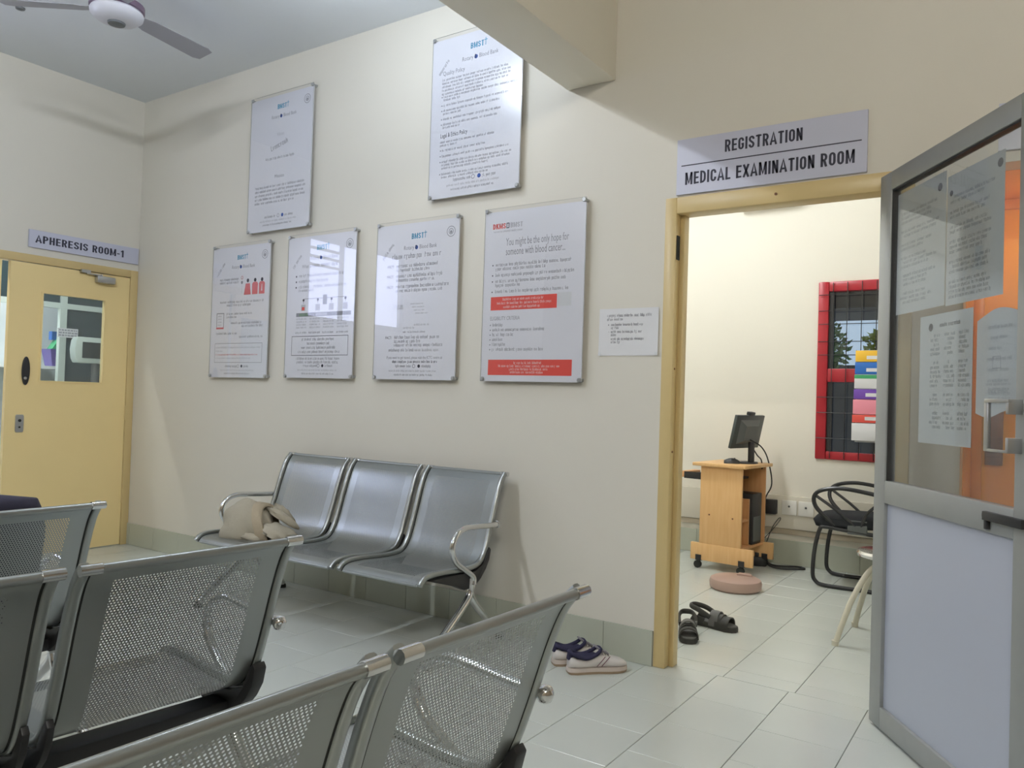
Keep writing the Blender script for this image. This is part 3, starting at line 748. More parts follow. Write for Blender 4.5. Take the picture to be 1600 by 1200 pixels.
def poster2(p, r):
    header(p, r)
    p.text('ink_grey', 'Quality Policy', 0.075, 0.685, 0.034, width=0.15)
    para(p, r, 'ink_grey', 0.072, 0.525, 0.655, 5, 0.0095, 0.0195, 0.62)
    z = 0.560
    for n, wd in ((2, 0.50), (1, 0.43), (2, 0.38), (1, 0.40), (2, 0.36)):
        p.disc('ink_grey', 0.074, z + 0.005, 0.004, 6)
        for i in range(n): p.scrawl('ink_grey', 0.085, 0.085 + (wd if i == 0 else 0.12), z - 0.018 * i, 0.0095, r)
        z -= 0.018 * n + 0.0115
    p.text('ink', 'Legal & Ethics Policy', 0.070, 0.338, 0.034, width=0.185)
    p.scrawl('ink_grey', 0.070, 0.430, 0.308, 0.0095, r); p.scrawl('ink_grey', 0.070, 0.190, 0.290, 0.0095, r)
    z = 0.262
    for n, wd in ((1, 0.30), (1, 0.44), (3, 0.46), (2, 0.44)):
        p.disc('ink_grey', 0.074, z + 0.005, 0.004, 6)
        for i in range(n): p.scrawl('ink_grey', 0.085, 0.085 + wd * (1 if i < n - 1 or n == 1 else 0.72), z - 0.018 * i, 0.0095, r)
        z -= 0.018 * n + 0.014
    footer(p, r)
def poster3(p, r):
    header(p, r)
    para(p, r, 'ink_grey', 0.080, 0.290, 0.660, 2, 0.012, 0.022, 0.95)
    p.ring('ink_pink', 0.318, 0.672, 0.012, 0.003, 12); p.disc('ink_grey', 0.318, 0.640, 0.011, 8); p.rect('ink_pale', 0.317, 0.319, 0.57, 0.63)
    for i, x in enumerate((0.380, 0.455, 0.525)):
        p.disc('ink', x, 0.650, 0.013, 10)
        if i == 0: p.poly('ink_pink', [(x - 0.038, 0.555), (x + 0.034, 0.555), (x + 0.022, 0.630), (x - 0.022, 0.630)])
        else: p.poly('ink_pink', [(x - 0.028, 0.555), (x + 0.028, 0.555), (x + 0.030, 0.625), (x + 0.018, 0.637), (x - 0.018, 0.637), (x - 0.030, 0.625)])
        if i == 2: p.poly('sheet', [(x - 0.006, 0.575), (x + 0.006, 0.575), (x + 0.002, 0.62), (x - 0.002, 0.62)], -0.0003)
    p.scrawl('ink_grey', 0.090, 0.550, 0.505, 0.012, r); p.scrawl('ink_grey', 0.165, 0.420, 0.483, 0.012, r)
    p.frame('ink_grey', 0.058, 0.140, 0.335, 0.440, 0.006); p.rect('ink_pink', 0.058, 0.140, 0.330, 0.342, -0.0003)
    for i in range(4): p.scrawl('ink_grey', 0.075, 0.112, 0.415 - i * 0.020, 0.006, r)
    p.scrawl('ink_grey', 0.165, 0.430, 0.425, 0.011, r); p.scrawl('ink_grey', 0.165, 0.270, 0.403, 0.011, r)
    p.scrawl('ink_grey', 0.215, 0.550, 0.362, 0.011, r); p.scrawl('ink_grey', 0.330, 0.550, 0.340, 0.011, r)
    p.scrawl('ink_grey', 0.060, 0.280, 0.292, 0.011, r); p.scrawl('ink_grey', 0.310, 0.550, 0.268, 0.011, r)
    p.frame('ink_grey', 0.050, 0.550, 0.100, 0.232, 0.003)
    for i, (wd, ink) in enumerate(((0.47, 'ink_pale'), (0.09, 'ink_pale'), (0.44, 'ink_pink'), (0.37, 'ink_pale'))): p.scrawl(ink, 0.062, 0.062 + wd, 0.198 - i * 0.024, 0.008, r)
    footer_low(p, r)
def footer_low(p, r):
    p.scrawl('ink_grey', 0.170, 0.290, 0.070, 0.011, r); p.ring('ink_grey', 0.308, 0.077, 0.011, 0.003); p.disc('ink', 0.345, 0.077, 0.010, 8)
    p.scrawl('ink_grey', 0.365, 0.430, 0.070, 0.011, r); p.scrawl('ink_pale', 0.12, 0.47, 0.045, 0.008, r); p.scrawl('ink_grey', 0.16, 0.44, 0.023, 0.008, r)
def poster4(p, r):
    header(p, r)
    p.text('ink_grey', 'What is', 0.130, 0.690, 0.032, width=0.085); p.scrawl('ink_grey', 0.225, 0.450, 0.692, 0.015, r)
    for i, wd in enumerate((0.40, 0.26, 0.42)):
        p.disc('ink', 0.082, 0.640 - i * 0.035, 0.006, 8); p.scrawl('ink_grey', 0.105, 0.105 + wd, 0.634 - i * 0.035, 0.013, r)
    p.scrawl('ink_grey', 0.105, 0.240, 0.542, 0.012, r)
    p.rect('ink_grey', 0.155, 0.535, 0.494, 0.497)
    for i, x in enumerate((0.155, 0.285, 0.405, 0.525)):
        p.rect('ink_grey', x - 0.002, x + 0.002, 0.465, 0.495); p.disc('ink', x, 0.487, 0.009, 8)
        p.rect('ink_pale', x - 0.02, x + 0.02, 0.42, 0.46)
    p.rect('ink_grey', 0.330, 0.365, 0.455, 0.515); p.rect('ink_red', 0.142, 0.166, 0.424, 0.444, -0.0003)
    p.rect('ink_grey', 0.092, 0.575, 0.384, 0.408); p.rect('print_sage', 0.12, 0.20, 0.387, 0.405, -0.0003); p.rect('ink_pale', 0.27, 0.37, 0.387, 0.405, -0.0003)
    for i in range(4):
        for j in range(4): p.scrawl('ink_pale', 0.095 + i * 0.122, 0.190 + i * 0.122, 0.365 - j * 0.018, 0.009, r)
    for i in range(4): p.scrawl('ink_grey', 0.09 + i * 0.122, 0.19 + i * 0.122, 0.278, 0.009, r)
    p.frame('ink', 0.058, 0.560, 0.140, 0.262, 0.003)
    for i, (a, b) in enumerate(((0.15, 0.46), (0.20, 0.40), (0.15, 0.45), (0.12, 0.49))): p.scrawl('ink_grey', a, b, 0.234 - i * 0.026, 0.012, r)
    p.scrawl('ink_grey', 0.105, 0.50, 0.114, 0.012, r); p.scrawl('ink_grey', 0.11, 0.48, 0.092, 0.012, r)
    footer_low(p, r)
def poster5(p, r):
    header(p, r)
    p.scrawl('ink_grey', 0.120, 0.510, 0.690, 0.020, r)
    for z, wd in ((0.640, 0.30), (0.582, 0.33), (0.522, 0.40)):
        p.text('ink', 'FACT:', 0.085, z, 0.022, width=0.048)
        p.scrawl('ink_grey', 0.155, 0.155 + wd, z, 0.014, r); p.scrawl('ink_grey', 0.155, 0.155 + wd * 0.85, z - 0.024, 0.013, r)
    p.scrawl('ink_pale', 0.14, 0.21, 0.415, 0.010, r); p.scrawl('ink_pale', 0.14, 0.21, 0.400, 0.010, r)
    for i in range(4): p.scrawl('ink_pale', 0.27 + 0.012 * i, 0.36 + 0.012 * i, 0.425 - 0.018 * i, 0.006, r)
    p.scrawl('ink_pale', 0.30, 0.41, 0.305, 0.009, r); p.scrawl('ink_pale', 0.22, 0.30, 0.288, 0.009, r); p.scrawl('ink_grey', 0.22, 0.38, 0.265, 0.008, r)
    p.text('ink', 'FACT:', 0.085, 0.232, 0.022, width=0.048)
    for i, wd in enumerate((0.34, 0.19, 0.35)): p.scrawl('ink_grey', 0.155, 0.155 + wd, 0.232 - i * 0.022, 0.013, r)
    p.scrawl('ink_grey', 0.115, 0.30, 0.160, 0.012, r); p.scrawl('ink_pale', 0.31, 0.48, 0.160, 0.012, r)
    p.text('ink_grey', 'If you want to get tested, please visit the ICTC centre at', 0.10, 0.118, 0.022, width=0.41); p.scrawl('ink', 0.145, 0.47, 0.095, 0.011, r)
    footer_low(p, r)
def poster6(p, r):
    block_text(p, 'ink_red', 'DKMS', 0.050, 0.796, 0.028, 0.080); p.frame('ink', 0.135, 0.152, 0.796, 0.824, 0.004)
    block_text(p, 'ink_pale', 'BMST', 0.160, 0.797, 0.026, 0.075)
    p.scrawl('ink_pale', 0.055, 0.235, 0.778, 0.007, r)
    p.text('ink_grey', 'You might be the only hope for', 0.135, 0.705, 0.056, width=0.375)
    p.text('ink_grey', 'someone with blood cancer...', 0.135, 0.655, 0.056, width=0.355)
    z = 0.600
    for n, wd in ((2, 0.46), (1, 0.47), (2, 0.42), (1, 0.44)):
        p.disc('ink', 0.056, z + 0.006, 0.004, 6)
        for i in range(n): p.scrawl('ink_grey', 0.075, 0.075 + (wd if i == 0 else (0.30 if n == 2 and z > 0.55 else 0.15)), z - 0.022 * i, 0.012, r)
        z -= 0.022 * n + 0.010
    p.rect('ink_red', 0.050, 0.452, 0.370, 0.440); p.rect('sheet_grey', 0.456, 0.535, 0.378, 0.446)
    for i, (a, b) in enumerate(((0.125, 0.375), (0.090, 0.420), (0.130, 0.350))): pw(p, a, b, 0.420 - i * 0.020, r)
    p.text('ink_grey', 'ELIGIBILITY CRITERIA', 0.048, 0.318, 0.028, width=0.185)
    for i, wd in enumerate((0.08, 0.31, 0.13, 0.07, 0.08, 0.32)):
        p.disc('ink_grey', 0.052, 0.292 - i * 0.0255, 0.004, 6); p.scrawl('ink_grey', 0.066, 0.066 + wd, 0.286 - i * 0.0255, 0.012, r)
    p.rect('ink_red', 0.045, 0.548, 0.032, 0.112)
    for i, (a, b) in enumerate(((0.205, 0.375), (0.110, 0.475), (0.180, 0.410), (0.185, 0.395))): pw(p, a, b, 0.090 - i * 0.016, r)
def pw(p, a, b, z, r):
    y = p.y; p.y = y - 0.0003; p.scrawl('ink_white', a, b, z, 0.009, r); p.y = y
BX = [(-4.405, 2.245, poster1, 'tall white notice with a short centred text, upper left above two lower notices'),
      (-2.832, 2.290, poster2, 'white notice of dense policy text, cut off by the ceiling beam'),
      (-4.760, 1.283, poster3, 'leftmost notice of the lower row, with three small red figures'),
      (-3.982, 1.288, poster4, 'notice with a grey chart bar and a framed text box, second in the lower row'),
      (-3.208, 1.288, poster5, 'plain white notice of short paragraphs under a blue heading, between chart and red-banner notices'),
      (-2.432, 1.288, poster6, 'notice with two red banners, nearest the doorway')]
for i, (x, z, fn, lab) in enumerate(BX): poster(lab, x, z, fn, 11 + i)
# small laminated note
t = thing('laminated_note', 'small laminated typed note taped beside the yellow door frame', 'notice', (-1.752, -0.0005, 1.420))
mb = MB(); rows = []
for i in range(9):
    u = i / 8; c = 0.006 * (2 * u - 1) ** 4
    rows.append([(0.305 * u, -0.002 - c, 0.0), (0.305 * u, -0.002 - c * 0.5, 0.224)])
mb.loft(rows, cap=False, closed=False).build('sheet', M['sheet'], t)
p = Print(-0.0032); rr = random.Random(5)
p.scrawl('ink_grey', 0.040, 0.270, 0.185, 0.010, rr); p.scrawl('ink_grey', 0.040, 0.12, 0.167, 0.010, rr)
for i, (wd, w2) in enumerate(((0.16, 0.04), (0.16, 0.03), (0.17, 0.05))):
    p.disc('ink_grey', 0.048, 0.147 - i * 0.034, 0.003, 6); p.scrawl('ink_grey', 0.062, 0.062 + wd, 0.142 - i * 0.034, 0.009, rr); p.scrawl('ink_grey', 0.062, 0.062 + w2, 0.127 - i * 0.034, 0.009, rr)
p.build(t)
for a, b in ((0.006, 0.004), (0.297, 0.004)):
    MB().box(a - 0.006, a + 0.008, -0.0105, -0.0095, b - 0.004, b + 0.012).build('tape', M['sheet_grey'], t, smooth=0)

# ------------------------------------------------------------------ open aluminium glass door
gd = thing('glass_door', 'open aluminium door with paper-covered glass above a white panel', 'door', (-0.497, -0.048, 0), math.atan2(-0.832, 0.555))
LW = 0.930
def bar(name, x0, x1, z0, z1, par=gd, m_='alu', th=0.02):
    return MB().box(x0, x1, -th, th, z0, z1).build(name, M[m_], par, smooth=30, bevel=0.003)
sl_ = bar('stile', 0, 0.085, 0.012, 2.106); sr_ = bar('stile', 0.842, LW, 0.012, 2.106)
bar('rail', 0.085, 0.842, 2.036, 2.106); bar('rail', 0.085, 0.842, 0.852, 0.936); bar('rail', 0.085, 0.842, 0.012, 0.092)
gp = MB().box(0.085, 0.842, -0.003, 0.003, 0.936, 2.036).build('glass_pane', M['glass'], gd, smooth=0)
MB().box(0.085, 0.091, -0.014, 0.014, 0.936, 2.036).box(0.091, 0.842, -0.014, 0.014, 2.030, 2.036).build('gasket', M['alu_dark'], gd, smooth=0)
MB().box(0.085, 0.842, -0.006, 0.006, 0.092, 0.852).build('lower_panel', M['white_panel'], gd, smooth=0)
hd = MB().tube(cr([(0.765, -0.018, 1.235), (0.765, -0.055, 1.235), (0.768, -0.060, 1.225), (0.775, -0.058, 1.10), (0.775, -0.045, 1.092)], 4), 0.009, 8)
hb = MB().box(0.765, 0.875, -0.062, -0.050, 1.232, 1.243).box(0.762, 0.782, -0.060, -0.050, 1.092, 1.243).box(0.862, 0.874, -0.060, -0.018, 1.20, 1.243).box(0.862, 0.874, -0.060, -0.018, 1.092, 1.135).box(0.775, 0.874, -0.060, -0.052, 1.092, 1.10).build('handle', M['steel'], gd, smooth=30, bevel=0.002)
lb = MB().box(0.722, 0.90, -0.036, -0.020, 0.888, 0.914).box(0.728, 0.740, -0.034, -0.020, 0.862, 0.888).box(0.714, 0.726, -0.032, -0.020, 0.895, 0.908).build('latch_bolt', M['black'], gd, smooth=30, bevel=0.002)
lb['label'] = 'black sliding latch bolt'
def sheet(label, x0, x1, z0, z1, fn, wav=0.0, m_='sheet_grey', top=None, bot=None):
    t = thing('paper_sheet', label, 'paper', gd.location, gd.rotation_euler[2], 'papers stuck behind the door glass')
    n = 14; rows = []
    for i in range(n + 1):
        u = i / n; x = x0 + (x1 - x0) * u; y = 0.0042 + abs(wav) * (1 + math.sin(9 * u)) * 0.5
        zt = z1 + (top(u) if top else 0); zb = z0 + (bot(u) if bot else 0)
        rows.append([(x, y, zb), (x, y, zt)])
    MB().loft(rows, cap=False, closed=False).build('sheet', M[m_], t)
    p = Print(0.0037); fn(p, random.Random(int(x0 * 1000) + 3)); p.build(t)
def formtxt(x0, x1, z0, z1, lead, h, gaps=(), ink='ink_grey', mark=True):
    def f(p, r):
        z = z1
        i = 0
        while z > z0:
            if i not in gaps:
                a = x0 + (0 if r.random() < 0.75 else 0.02); p.scrawl(ink, a, x0 + (x1 - x0) * r.uniform(0.62, 1.0), z, h, r)
            z -= lead; i += 1
    return f
def f_p1(p, r):
    formtxt(0.125, 0.385, 1.585, 1.925, 0.0165, 0.0085, (3, 6, 9, 13, 17))(p, r); p.disc('ink', 0.385, 1.965, 0.014, 10)
def f_p2(p, r):
    formtxt(0.45, 0.705, 1.575, 1.905, 0.0165, 0.0085, (2, 5, 8, 12, 16))(p, r); p.disc('ink', 0.715, 1.950, 0.014, 10); p.disc('ink', 0.455, 1.925, 0.010, 8)
def f_p3(p, r):
    p.disc('ink', 0.345, 1.490, 0.014, 9); p.scrawl('ink', 0.40, 0.53, 1.487, 0.010, r)
    for c in range(3): formtxt(0.345 + c * 0.085, 0.415 + c * 0.085, 1.14, 1.455, 0.0155, 0.0085, (5, 12, 16))(p, r)
def f_p4(p, r):
    for i in range(7):
        a = 0.665 + 0.02 * r.random(); p.scrawl('ink_pale', a, a + r.uniform(0.05, 0.13), 1.455 - i * 0.032, 0.008, r)
    p.frame('ink_pale', 0.695, 0.735, 1.335, 1.372, 0.002)
    for i in range(5): p.scrawl('ink_pale', 0.665 + 0.012 * (i % 2), 0.78, 1.285 - i * 0.014, 0.006, r)
sheet('upper left typed sheet on the door glass, next to the hinge stile', 0.094, 0.424, 1.558, 2.012, f_p1)
sheet('upper right typed sheet on the door glass, with a dark dot in its top corner', 0.432, 0.738, 1.553, 1.985, f_p2)
sheet('long printed form stuck lower on the door glass, left of the orange gap', 0.275, 0.592, 1.092, 1.532, f_p3)
sheet('creased pale sheet on the door glass beside the handle', 0.610, 0.838, 1.200, 1.485, f_p4, 0.004, 'sheet', lambda u: 0.03 * math.sin(math.pi * u), lambda u: -0.012 * math.sin(2 * math.pi * u))

# ------------------------------------------------------------------ ceiling fan
FC = (-4.095, -1.14, 3.185)
fan = thing('ceiling_fan', 'white ceiling fan with grey blades at the top left', 'fan', FC)
MB().lathe([(0.02, -0.055), (0.06, -0.052), (0.100, -0.040), (0.128, -0.018), (0.132, 0.0), (0.125, 0.012)], 32).build('motor_bowl', M['fanw'], fan)
MB().lathe([(0.03, -0.066), (0.042, -0.062), (0.046, -0.050)], 20).build('bottom_cap', M['fand'], fan)
MB().lathe([(0.125, 0.010), (0.135, 0.016), (0.135, 0.045), (0.10, 0.06), (0.03, 0.068)], 32).build('motor_ring', M['fanring'], fan)
MB().tube([(0, 0, 0.06), (0, 0, 0.19)], 0.011, 10).build('down_rod', M['fanw'], fan)
MB().lathe([(0.012, 0.12), (0.05, 0.145), (0.06, 0.195), (0.055, 0.2045)], 20).build('canopy', M['fanw'], fan)
bl = MB()
pts = [(0.13, -0.035), (0.20, -0.055), (0.56, -0.065), (0.60, -0.05), (0.60, 0.05), (0.56, 0.065), (0.20, 0.055), (0.13, 0.035)]
bl.add([(x, y, 0.018 - 0.22 * y + 0.002) for x, y in pts] + [(x, y, 0.018 - 0.22 * y - 0.001) for x, y in pts], [tuple(range(7, -1, -1)), tuple(range(8, 16))] + [(i, (i + 1) % 8, 8 + (i + 1) % 8, 8 + i) for i in range(8)])
blm = bl.mesh('blade', M['fanblade'], 20)
for k in range(3):
    link_mesh('blade', blm, fan, (0, 0, 0), (0, 0, R(98 + 120 * k)))
hk = MB().lathe([(0.026, 0.0), (0.024, -0.008), (0.008, -0.014)], 16).build('ceiling_hook', M['fand'], loc=(-4.96, -1.24, CEIL - 0.0005))
tag(hk, 'small dark round cap on the ceiling left of the fan', 'hook')

# ------------------------------------------------------------------ lamps
def bulb(label, loc, m_):
    lb_ = thing('ceiling_bulb', label, 'lamp', loc)
    MB().lathe([(0.05, 0), (0.05, -0.015), (0.012, -0.022), (0.012, -0.115), (0.022, -0.12), (0.022, -0.155)], 18).build('holder', M['socket'], lb_)
    MB().lathe([(0.015, -0.153), (0.030, -0.167), (0.044, -0.195), (0.040, -0.223), (0.022, -0.243), (0.006, -0.248)], 20).build('bulb', M[m_], lb_)
bulb('lit bulb under the lobby ceiling between fan and beam', (-2.756, -0.86, CEIL), 'bulb')
def tube_light(label, loc, rotz, m_):
    t = thing('tube_light', label, 'lamp', loc, rotz, 'tube lights')
    MB().box(-0.62, 0.62, -0.035, 0.035, 0.035, 0.07).build('batten', M['socket'], t, smooth=30, bevel=0.004)
    MB().tube([(-0.60, 0, 0.01), (0.60, 0, 0.01)], 0.014, 12).build('tube', M[m_], t)
    for x in (-0.605, 0.605): MB().box(x - 0.012, x + 0.012, -0.02, 0.02, -0.008, 0.036).build('tube_holder', M['socket'], t, smooth=0)
tube_light('added fill tube on the lobby ceiling right of the beam', (0.5, -4.2, CEIL - 0.072), 0, 'tube')  # unseen tube added as warm fill for the right half
tube_light('added fill tube on the lobby ceiling left of the beam, nearer the camera', (-2.9, -2.85, CEIL - 0.072), R(90), 'fill_mid')  # unseen tube added to brighten wall, floor and wall bench
tube_light('added fill tube on the lobby ceiling at the far end, left of the beam', (-3.4, -4.9, CEIL - 0.072), 0, 'fill_left')  # unseen tube added as weak cool fill
tube_light('tube light on the registration room ceiling', (-2.35, 1.35, CEIL - 0.072), R(90), 'tube_room')
tube_light('added tube on the apheresis room ceiling behind the partition', (-7.84, -0.4, 3.0 - 0.072), R(90), 'fill_aph')  # unseen tube added past the dark panes to brighten the white wall
tube_light('added tube on the apheresis room ceiling nearer the yellow door', (-6.35, -0.9, 3.0 - 0.072), R(90), 'fill_aph')  # unseen tube added to lift the partition post and monitor

# ------------------------------------------------------------------ apheresis room contents, seen through the door pane
pt = thing('glass_partition', 'aluminium partition with dark glass seen through the yellow door pane', 'partition', (-7.5, 0, 0))
MB().box(-0.025, 0.025, 0.285, 0.345, 0, 3.0).build('post', M['devw'], pt, smooth=0)
MB().box(-0.022, 0.022, -2.6, 0.285, 1.90, 1.95).box(-0.022, 0.022, 0.345, 1.9, 1.90, 1.95).build('rail', M['devw'], pt, smooth=0)
MB().box(-0.006, 0.006, 0.345, 1.9, 0.0, 1.90).build('dark_pane', M['darkglass'], pt, smooth=0)
MB().box(-0.006, 0.006, 0.345, 1.9, 1.95, 3.0).box(-0.006, 0.006, -2.6, 0.285, 1.95, 3.0).build('upper_pane', M['darkglass'], pt, smooth=0)
nb = thing('caution_label', 'small white printed label stuck on the partition post', 'label', (-7.47, 0.262, 1.635))
MB().box(0, 0.003, 0, 0.185, 0, 0.085).build('card', M['sheet'], nb, smooth=0)
mbx = MB(); rr = random.Random(3)
for i in range(3):
    y = 0.012
    while y < 0.165:
        L_ = rr.uniform(0.012, 0.03); mbx.quad((0.0036, y, 0.060 - i * 0.024), (0.0036, y + L_, 0.060 - i * 0.024), (0.0036, y + L_, 0.074 - i * 0.024), (0.0036, y, 0.074 - i * 0.024)); y += L_ + 0.006
mbx.build('lettering', M['ink_grey'], nb, smooth=0)
dv = thing('device_monitor', 'pale equipment monitor with dark screen behind the yellow door pane', 'monitor', (-7.15, 0.275, 0))
MB().prism([(0.02, 1.40), (0.0, 1.44), (-0.01, 1.52), (0.0, 1.60), (0.02, 1.635), (0.36, 1.635), (0.36, 1.40)], 'x', -0.1, 0.0).build('housing', M['devw'], dv, smooth=30, bevel=0.006)
MB().box(0, 0.004, 0.055, 0.228, 1.445, 1.590).build('screen', M['screen'], dv, smooth=0)
MB().tube([(-0.05, 0.2, 0.05), (-0.05, 0.2, 1.41)], 0.03, 12).lathe([(0.22, 0.0), (0.22, 0.03), (0.05, 0.06)], 20, (-0.05, 0.2, 0)).build('stand', M['moni'], dv)
bn = thing('purple_bin', 'purple box with green and blue packs on a white shelf behind the door pane', 'box', (-7.75, 0.270, 1.370))
MB().loft([[(-0.07, 0.06 - 0.0, 0), (0.07, 0.06, 0), (0.07, 0.22, 0), (-0.07, 0.22, 0)], [(-0.09, 0.03, 0.16), (0.09, 0.03, 0.16), (0.09, 0.25, 0.16), (-0.09, 0.25, 0.16)]]).build('bin_body', M['purple'], bn, smooth=0)
MB().prism([(0.06, 0.16), (0.22, 0.16), (0.24, 0.27), (0.14, 0.29)], 'x', -0.05, 0.05).build('green_pack', M['green'], bn, smooth=0)
MB().box(-0.06, 0.0, 0.08, 0.26, 0.25, 0.33).build('blue_pack', M['blue'], bn, smooth=0)
sh = MB().box(-8.2, -7.62, -0.3, 0.55, 1.340, 1.368).build('wall_shelf', M['aphwall'], smooth=0)
tag(sh, 'white wall shelf carrying the purple box in the apheresis room', 'shelf')

# ------------------------------------------------------------------ registration room contents
# trunking, sockets
tk = struct(MB().box(-3.6, -0.32, YB - 0.03, YB, 0.275, 0.525).build('trim_3', M['trunk'], smooth=30, bevel=0.004), 'cream cable trunking along the back wall of the registration room')
MB().box(-3.6, -0.32, YB - 0.022, YB, 0.232, 0.272).build('strip', M['trunk_dark'], tk, smooth=0)  # beige strip stands in for the shadow below the trunking
def socket(label, x, z, n):
    t = thing('socket_plate', label, 'socket', (x, YB - 0.0305, z), 0, 'socket plates on the trunking')
    MB().box(-0.055, 0.055, -0.012, 0, -0.055, 0.055).build('plate', M['socket'], t, smooth=30, bevel=0.004)
    MB().lathe([(0.008, 0), (0.008, 0.003)], 10).build('switch', M['moni'], t, loc=(0.0, -0.012, 0.01), rot=(R(90), 0, 0))
socket('white socket plate next to the black power adapter', -1.543, 0.437, 1)
socket('white socket plate farther right, near the black chair', -1.420, 0.437, 1)
ad = thing('power_adapter', 'black power adapter plugged into the trunking behind the computer trolley', 'adapter', (-1.690, YB - 0.0305, 0.435))
MB().box(-0.06, 0.06, -0.05, 0, -0.055, 0.055).build('housing', M['black'], ad, smooth=30, bevel=0.006)
MB().tube(cr([(-0.05, -0.03, 0.02), (-0.12, -0.04, 0.03), (-0.17, -0.05, 0.02)], 4), 0.006, 6).build('lead', M['black'], ad)
# trolley
DX, DYY = -1.875, 2.20
tr = thing('computer_trolley', 'beech laminate computer trolley on castors in the registration room', 'desk', (DX, DYY, 0), R(-6))
MB().box(-0.215, 0.195, -0.04, 0.46, 0.752, 0.776).build('top', M['wood'], tr, smooth=30, bevel=0.004)
MB().box(-0.165, 0.155, 0.0, 0.018, 0.185, 0.752).build('end_panel', M['wood'], tr, smooth=30, bevel=0.002)
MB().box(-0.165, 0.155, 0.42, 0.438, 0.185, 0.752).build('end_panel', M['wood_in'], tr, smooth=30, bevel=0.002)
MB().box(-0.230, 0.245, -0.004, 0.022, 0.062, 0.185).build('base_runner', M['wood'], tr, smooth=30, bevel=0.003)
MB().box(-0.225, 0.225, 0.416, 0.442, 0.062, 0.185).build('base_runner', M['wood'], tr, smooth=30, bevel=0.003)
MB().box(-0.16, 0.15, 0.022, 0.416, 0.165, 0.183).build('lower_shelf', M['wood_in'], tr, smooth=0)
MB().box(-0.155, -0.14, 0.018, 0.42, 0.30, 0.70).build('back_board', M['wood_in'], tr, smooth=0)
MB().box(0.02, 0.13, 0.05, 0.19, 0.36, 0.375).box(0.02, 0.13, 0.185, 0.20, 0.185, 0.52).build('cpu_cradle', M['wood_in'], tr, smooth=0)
for x in (-0.165, 0.165):
    for y in (0.009, 0.429):
        c = MB().box(x - 0.022, x + 0.022, y - 0.018, y + 0.018, 0.058, 0.10).build('castor', M['black'], tr, smooth=0)
        MB().tube([(x - 0.010, y - 0.012, 0.028), (x - 0.010, y + 0.012, 0.028)], 0.0275, 14).build('wheel', M['rubber'], c)
for x, z in ((-0.09, 0.40), (0.09, 0.39)):
    MB().lathe([(0.006, 0), (0.006, 0.003)], 8).build('screw', M['darkwood'], tr, loc=(x, 0, z), rot=(R(90), 0, 0))
# keyboard tray drawn out to the left
kt = MB().box(-0.345, 0.05, 0.10, 0.36, 0.655, 0.672).build('keyboard_tray', M['black'], tr, smooth=30, bevel=0.003)
MB().box(-0.40, -0.345, 0.10, 0.36, 0.645, 0.688).build('tray_front', M['wood_in'], kt, smooth=30, bevel=0.004)
MB().box(-0.345, 0.05, 0.088, 0.10, 0.640, 0.690).build('tray_side', M['black'], kt, smooth=0)
# computer tower on the trolley shelf
cp = thing('computer_tower', 'black computer tower inside the beech trolley', 'computer', (DX + 0.02, DYY + 0.30, 0.185), R(-6))
MB().box(-0.13, 0.155, -0.08, 0.09, 0, 0.37).build('case', M['black'], cp, smooth=30, bevel=0.005)
MB().box(0.155, 0.158, -0.06, 0.07, 0.02, 0.20).build('rear_plate', M['moni'], cp, smooth=0)
# monitor, seen from behind
mo = thing('computer_monitor', 'dark flat monitor seen from behind on the trolley top', 'monitor', (DX + 0.105, DYY + 0.25, 0.776), R(-12))
# local: screen faces -x, back faces +x
MB().loft([[(0.065 * math.cos(a) * 1.1, 0.10 * math.sin(a), 0) for a in [2 * math.pi * i / 20 for i in range(20)]], [(0.060 * math.cos(a) * 1.1, 0.095 * math.sin(a), 0.012) for a in [2 * math.pi * i / 20 for i in range(20)]]]).build('base', M['black'], mo)
MB().box(0.015, 0.045, -0.025, 0.025, 0.010, 0.16).build('stand', M['black'], mo, smooth=30, bevel=0.006)
tilt = R(12)
pn = MB().box(-0.012, 0.012, -0.20, 0.20, -0.125, 0.125).build('panel', M['mon'], mo, loc=(-0.01, 0, 0.235), rot=(0, tilt, 0), smooth=30, bevel=0.004)
MB().loft([[(0.012, -0.14, -0.09), (0.012, 0.14, -0.09), (0.012, 0.14, 0.09), (0.012, -0.14, 0.09)], [(0.04, -0.09, -0.06), (0.04, 0.09, -0.06), (0.04, 0.09, 0.05), (0.04, -0.09, 0.05)]]).build('rear_housing', M['moni'], pn, smooth=0)
MB().box(-0.0135, -0.012, -0.185, 0.185, -0.11, 0.11).build('screen', M['screen'], pn, smooth=0)
MB().box(-0.015, 0.02, -0.035, 0.035, 0.125, 0.150).build('camera_clip', M['black'], pn, smooth=30, bevel=0.004)
ms = thing('computer_mouse', 'dark mouse on the left of the trolley top', 'mouse', (DX + 0.030, DYY + 0.12, 0.776), R(20))
sec = []
for k in range(7):
    u = k / 6; r_ = 0.030 * math.sin(math.pi * (0.12 + 0.76 * u)) ** 0.6; h_ = 0.040 * math.sin(math.pi * (0.15 + 0.7 * u)) ** 0.8
    sec.append([(-0.055 + 0.11 * u, r_ * math.cos(a), max(0, h_ * math.sin(a))) for a in [math.pi * i / 8 for i in range(9)]])
MB().loft(sec).build('shell', M['black'], ms)
MB().tube([(0.02, -0.004, 0.036), (0.02, 0.004, 0.036)], 0.006, 8).build('scroll_wheel', M['moni'], ms)
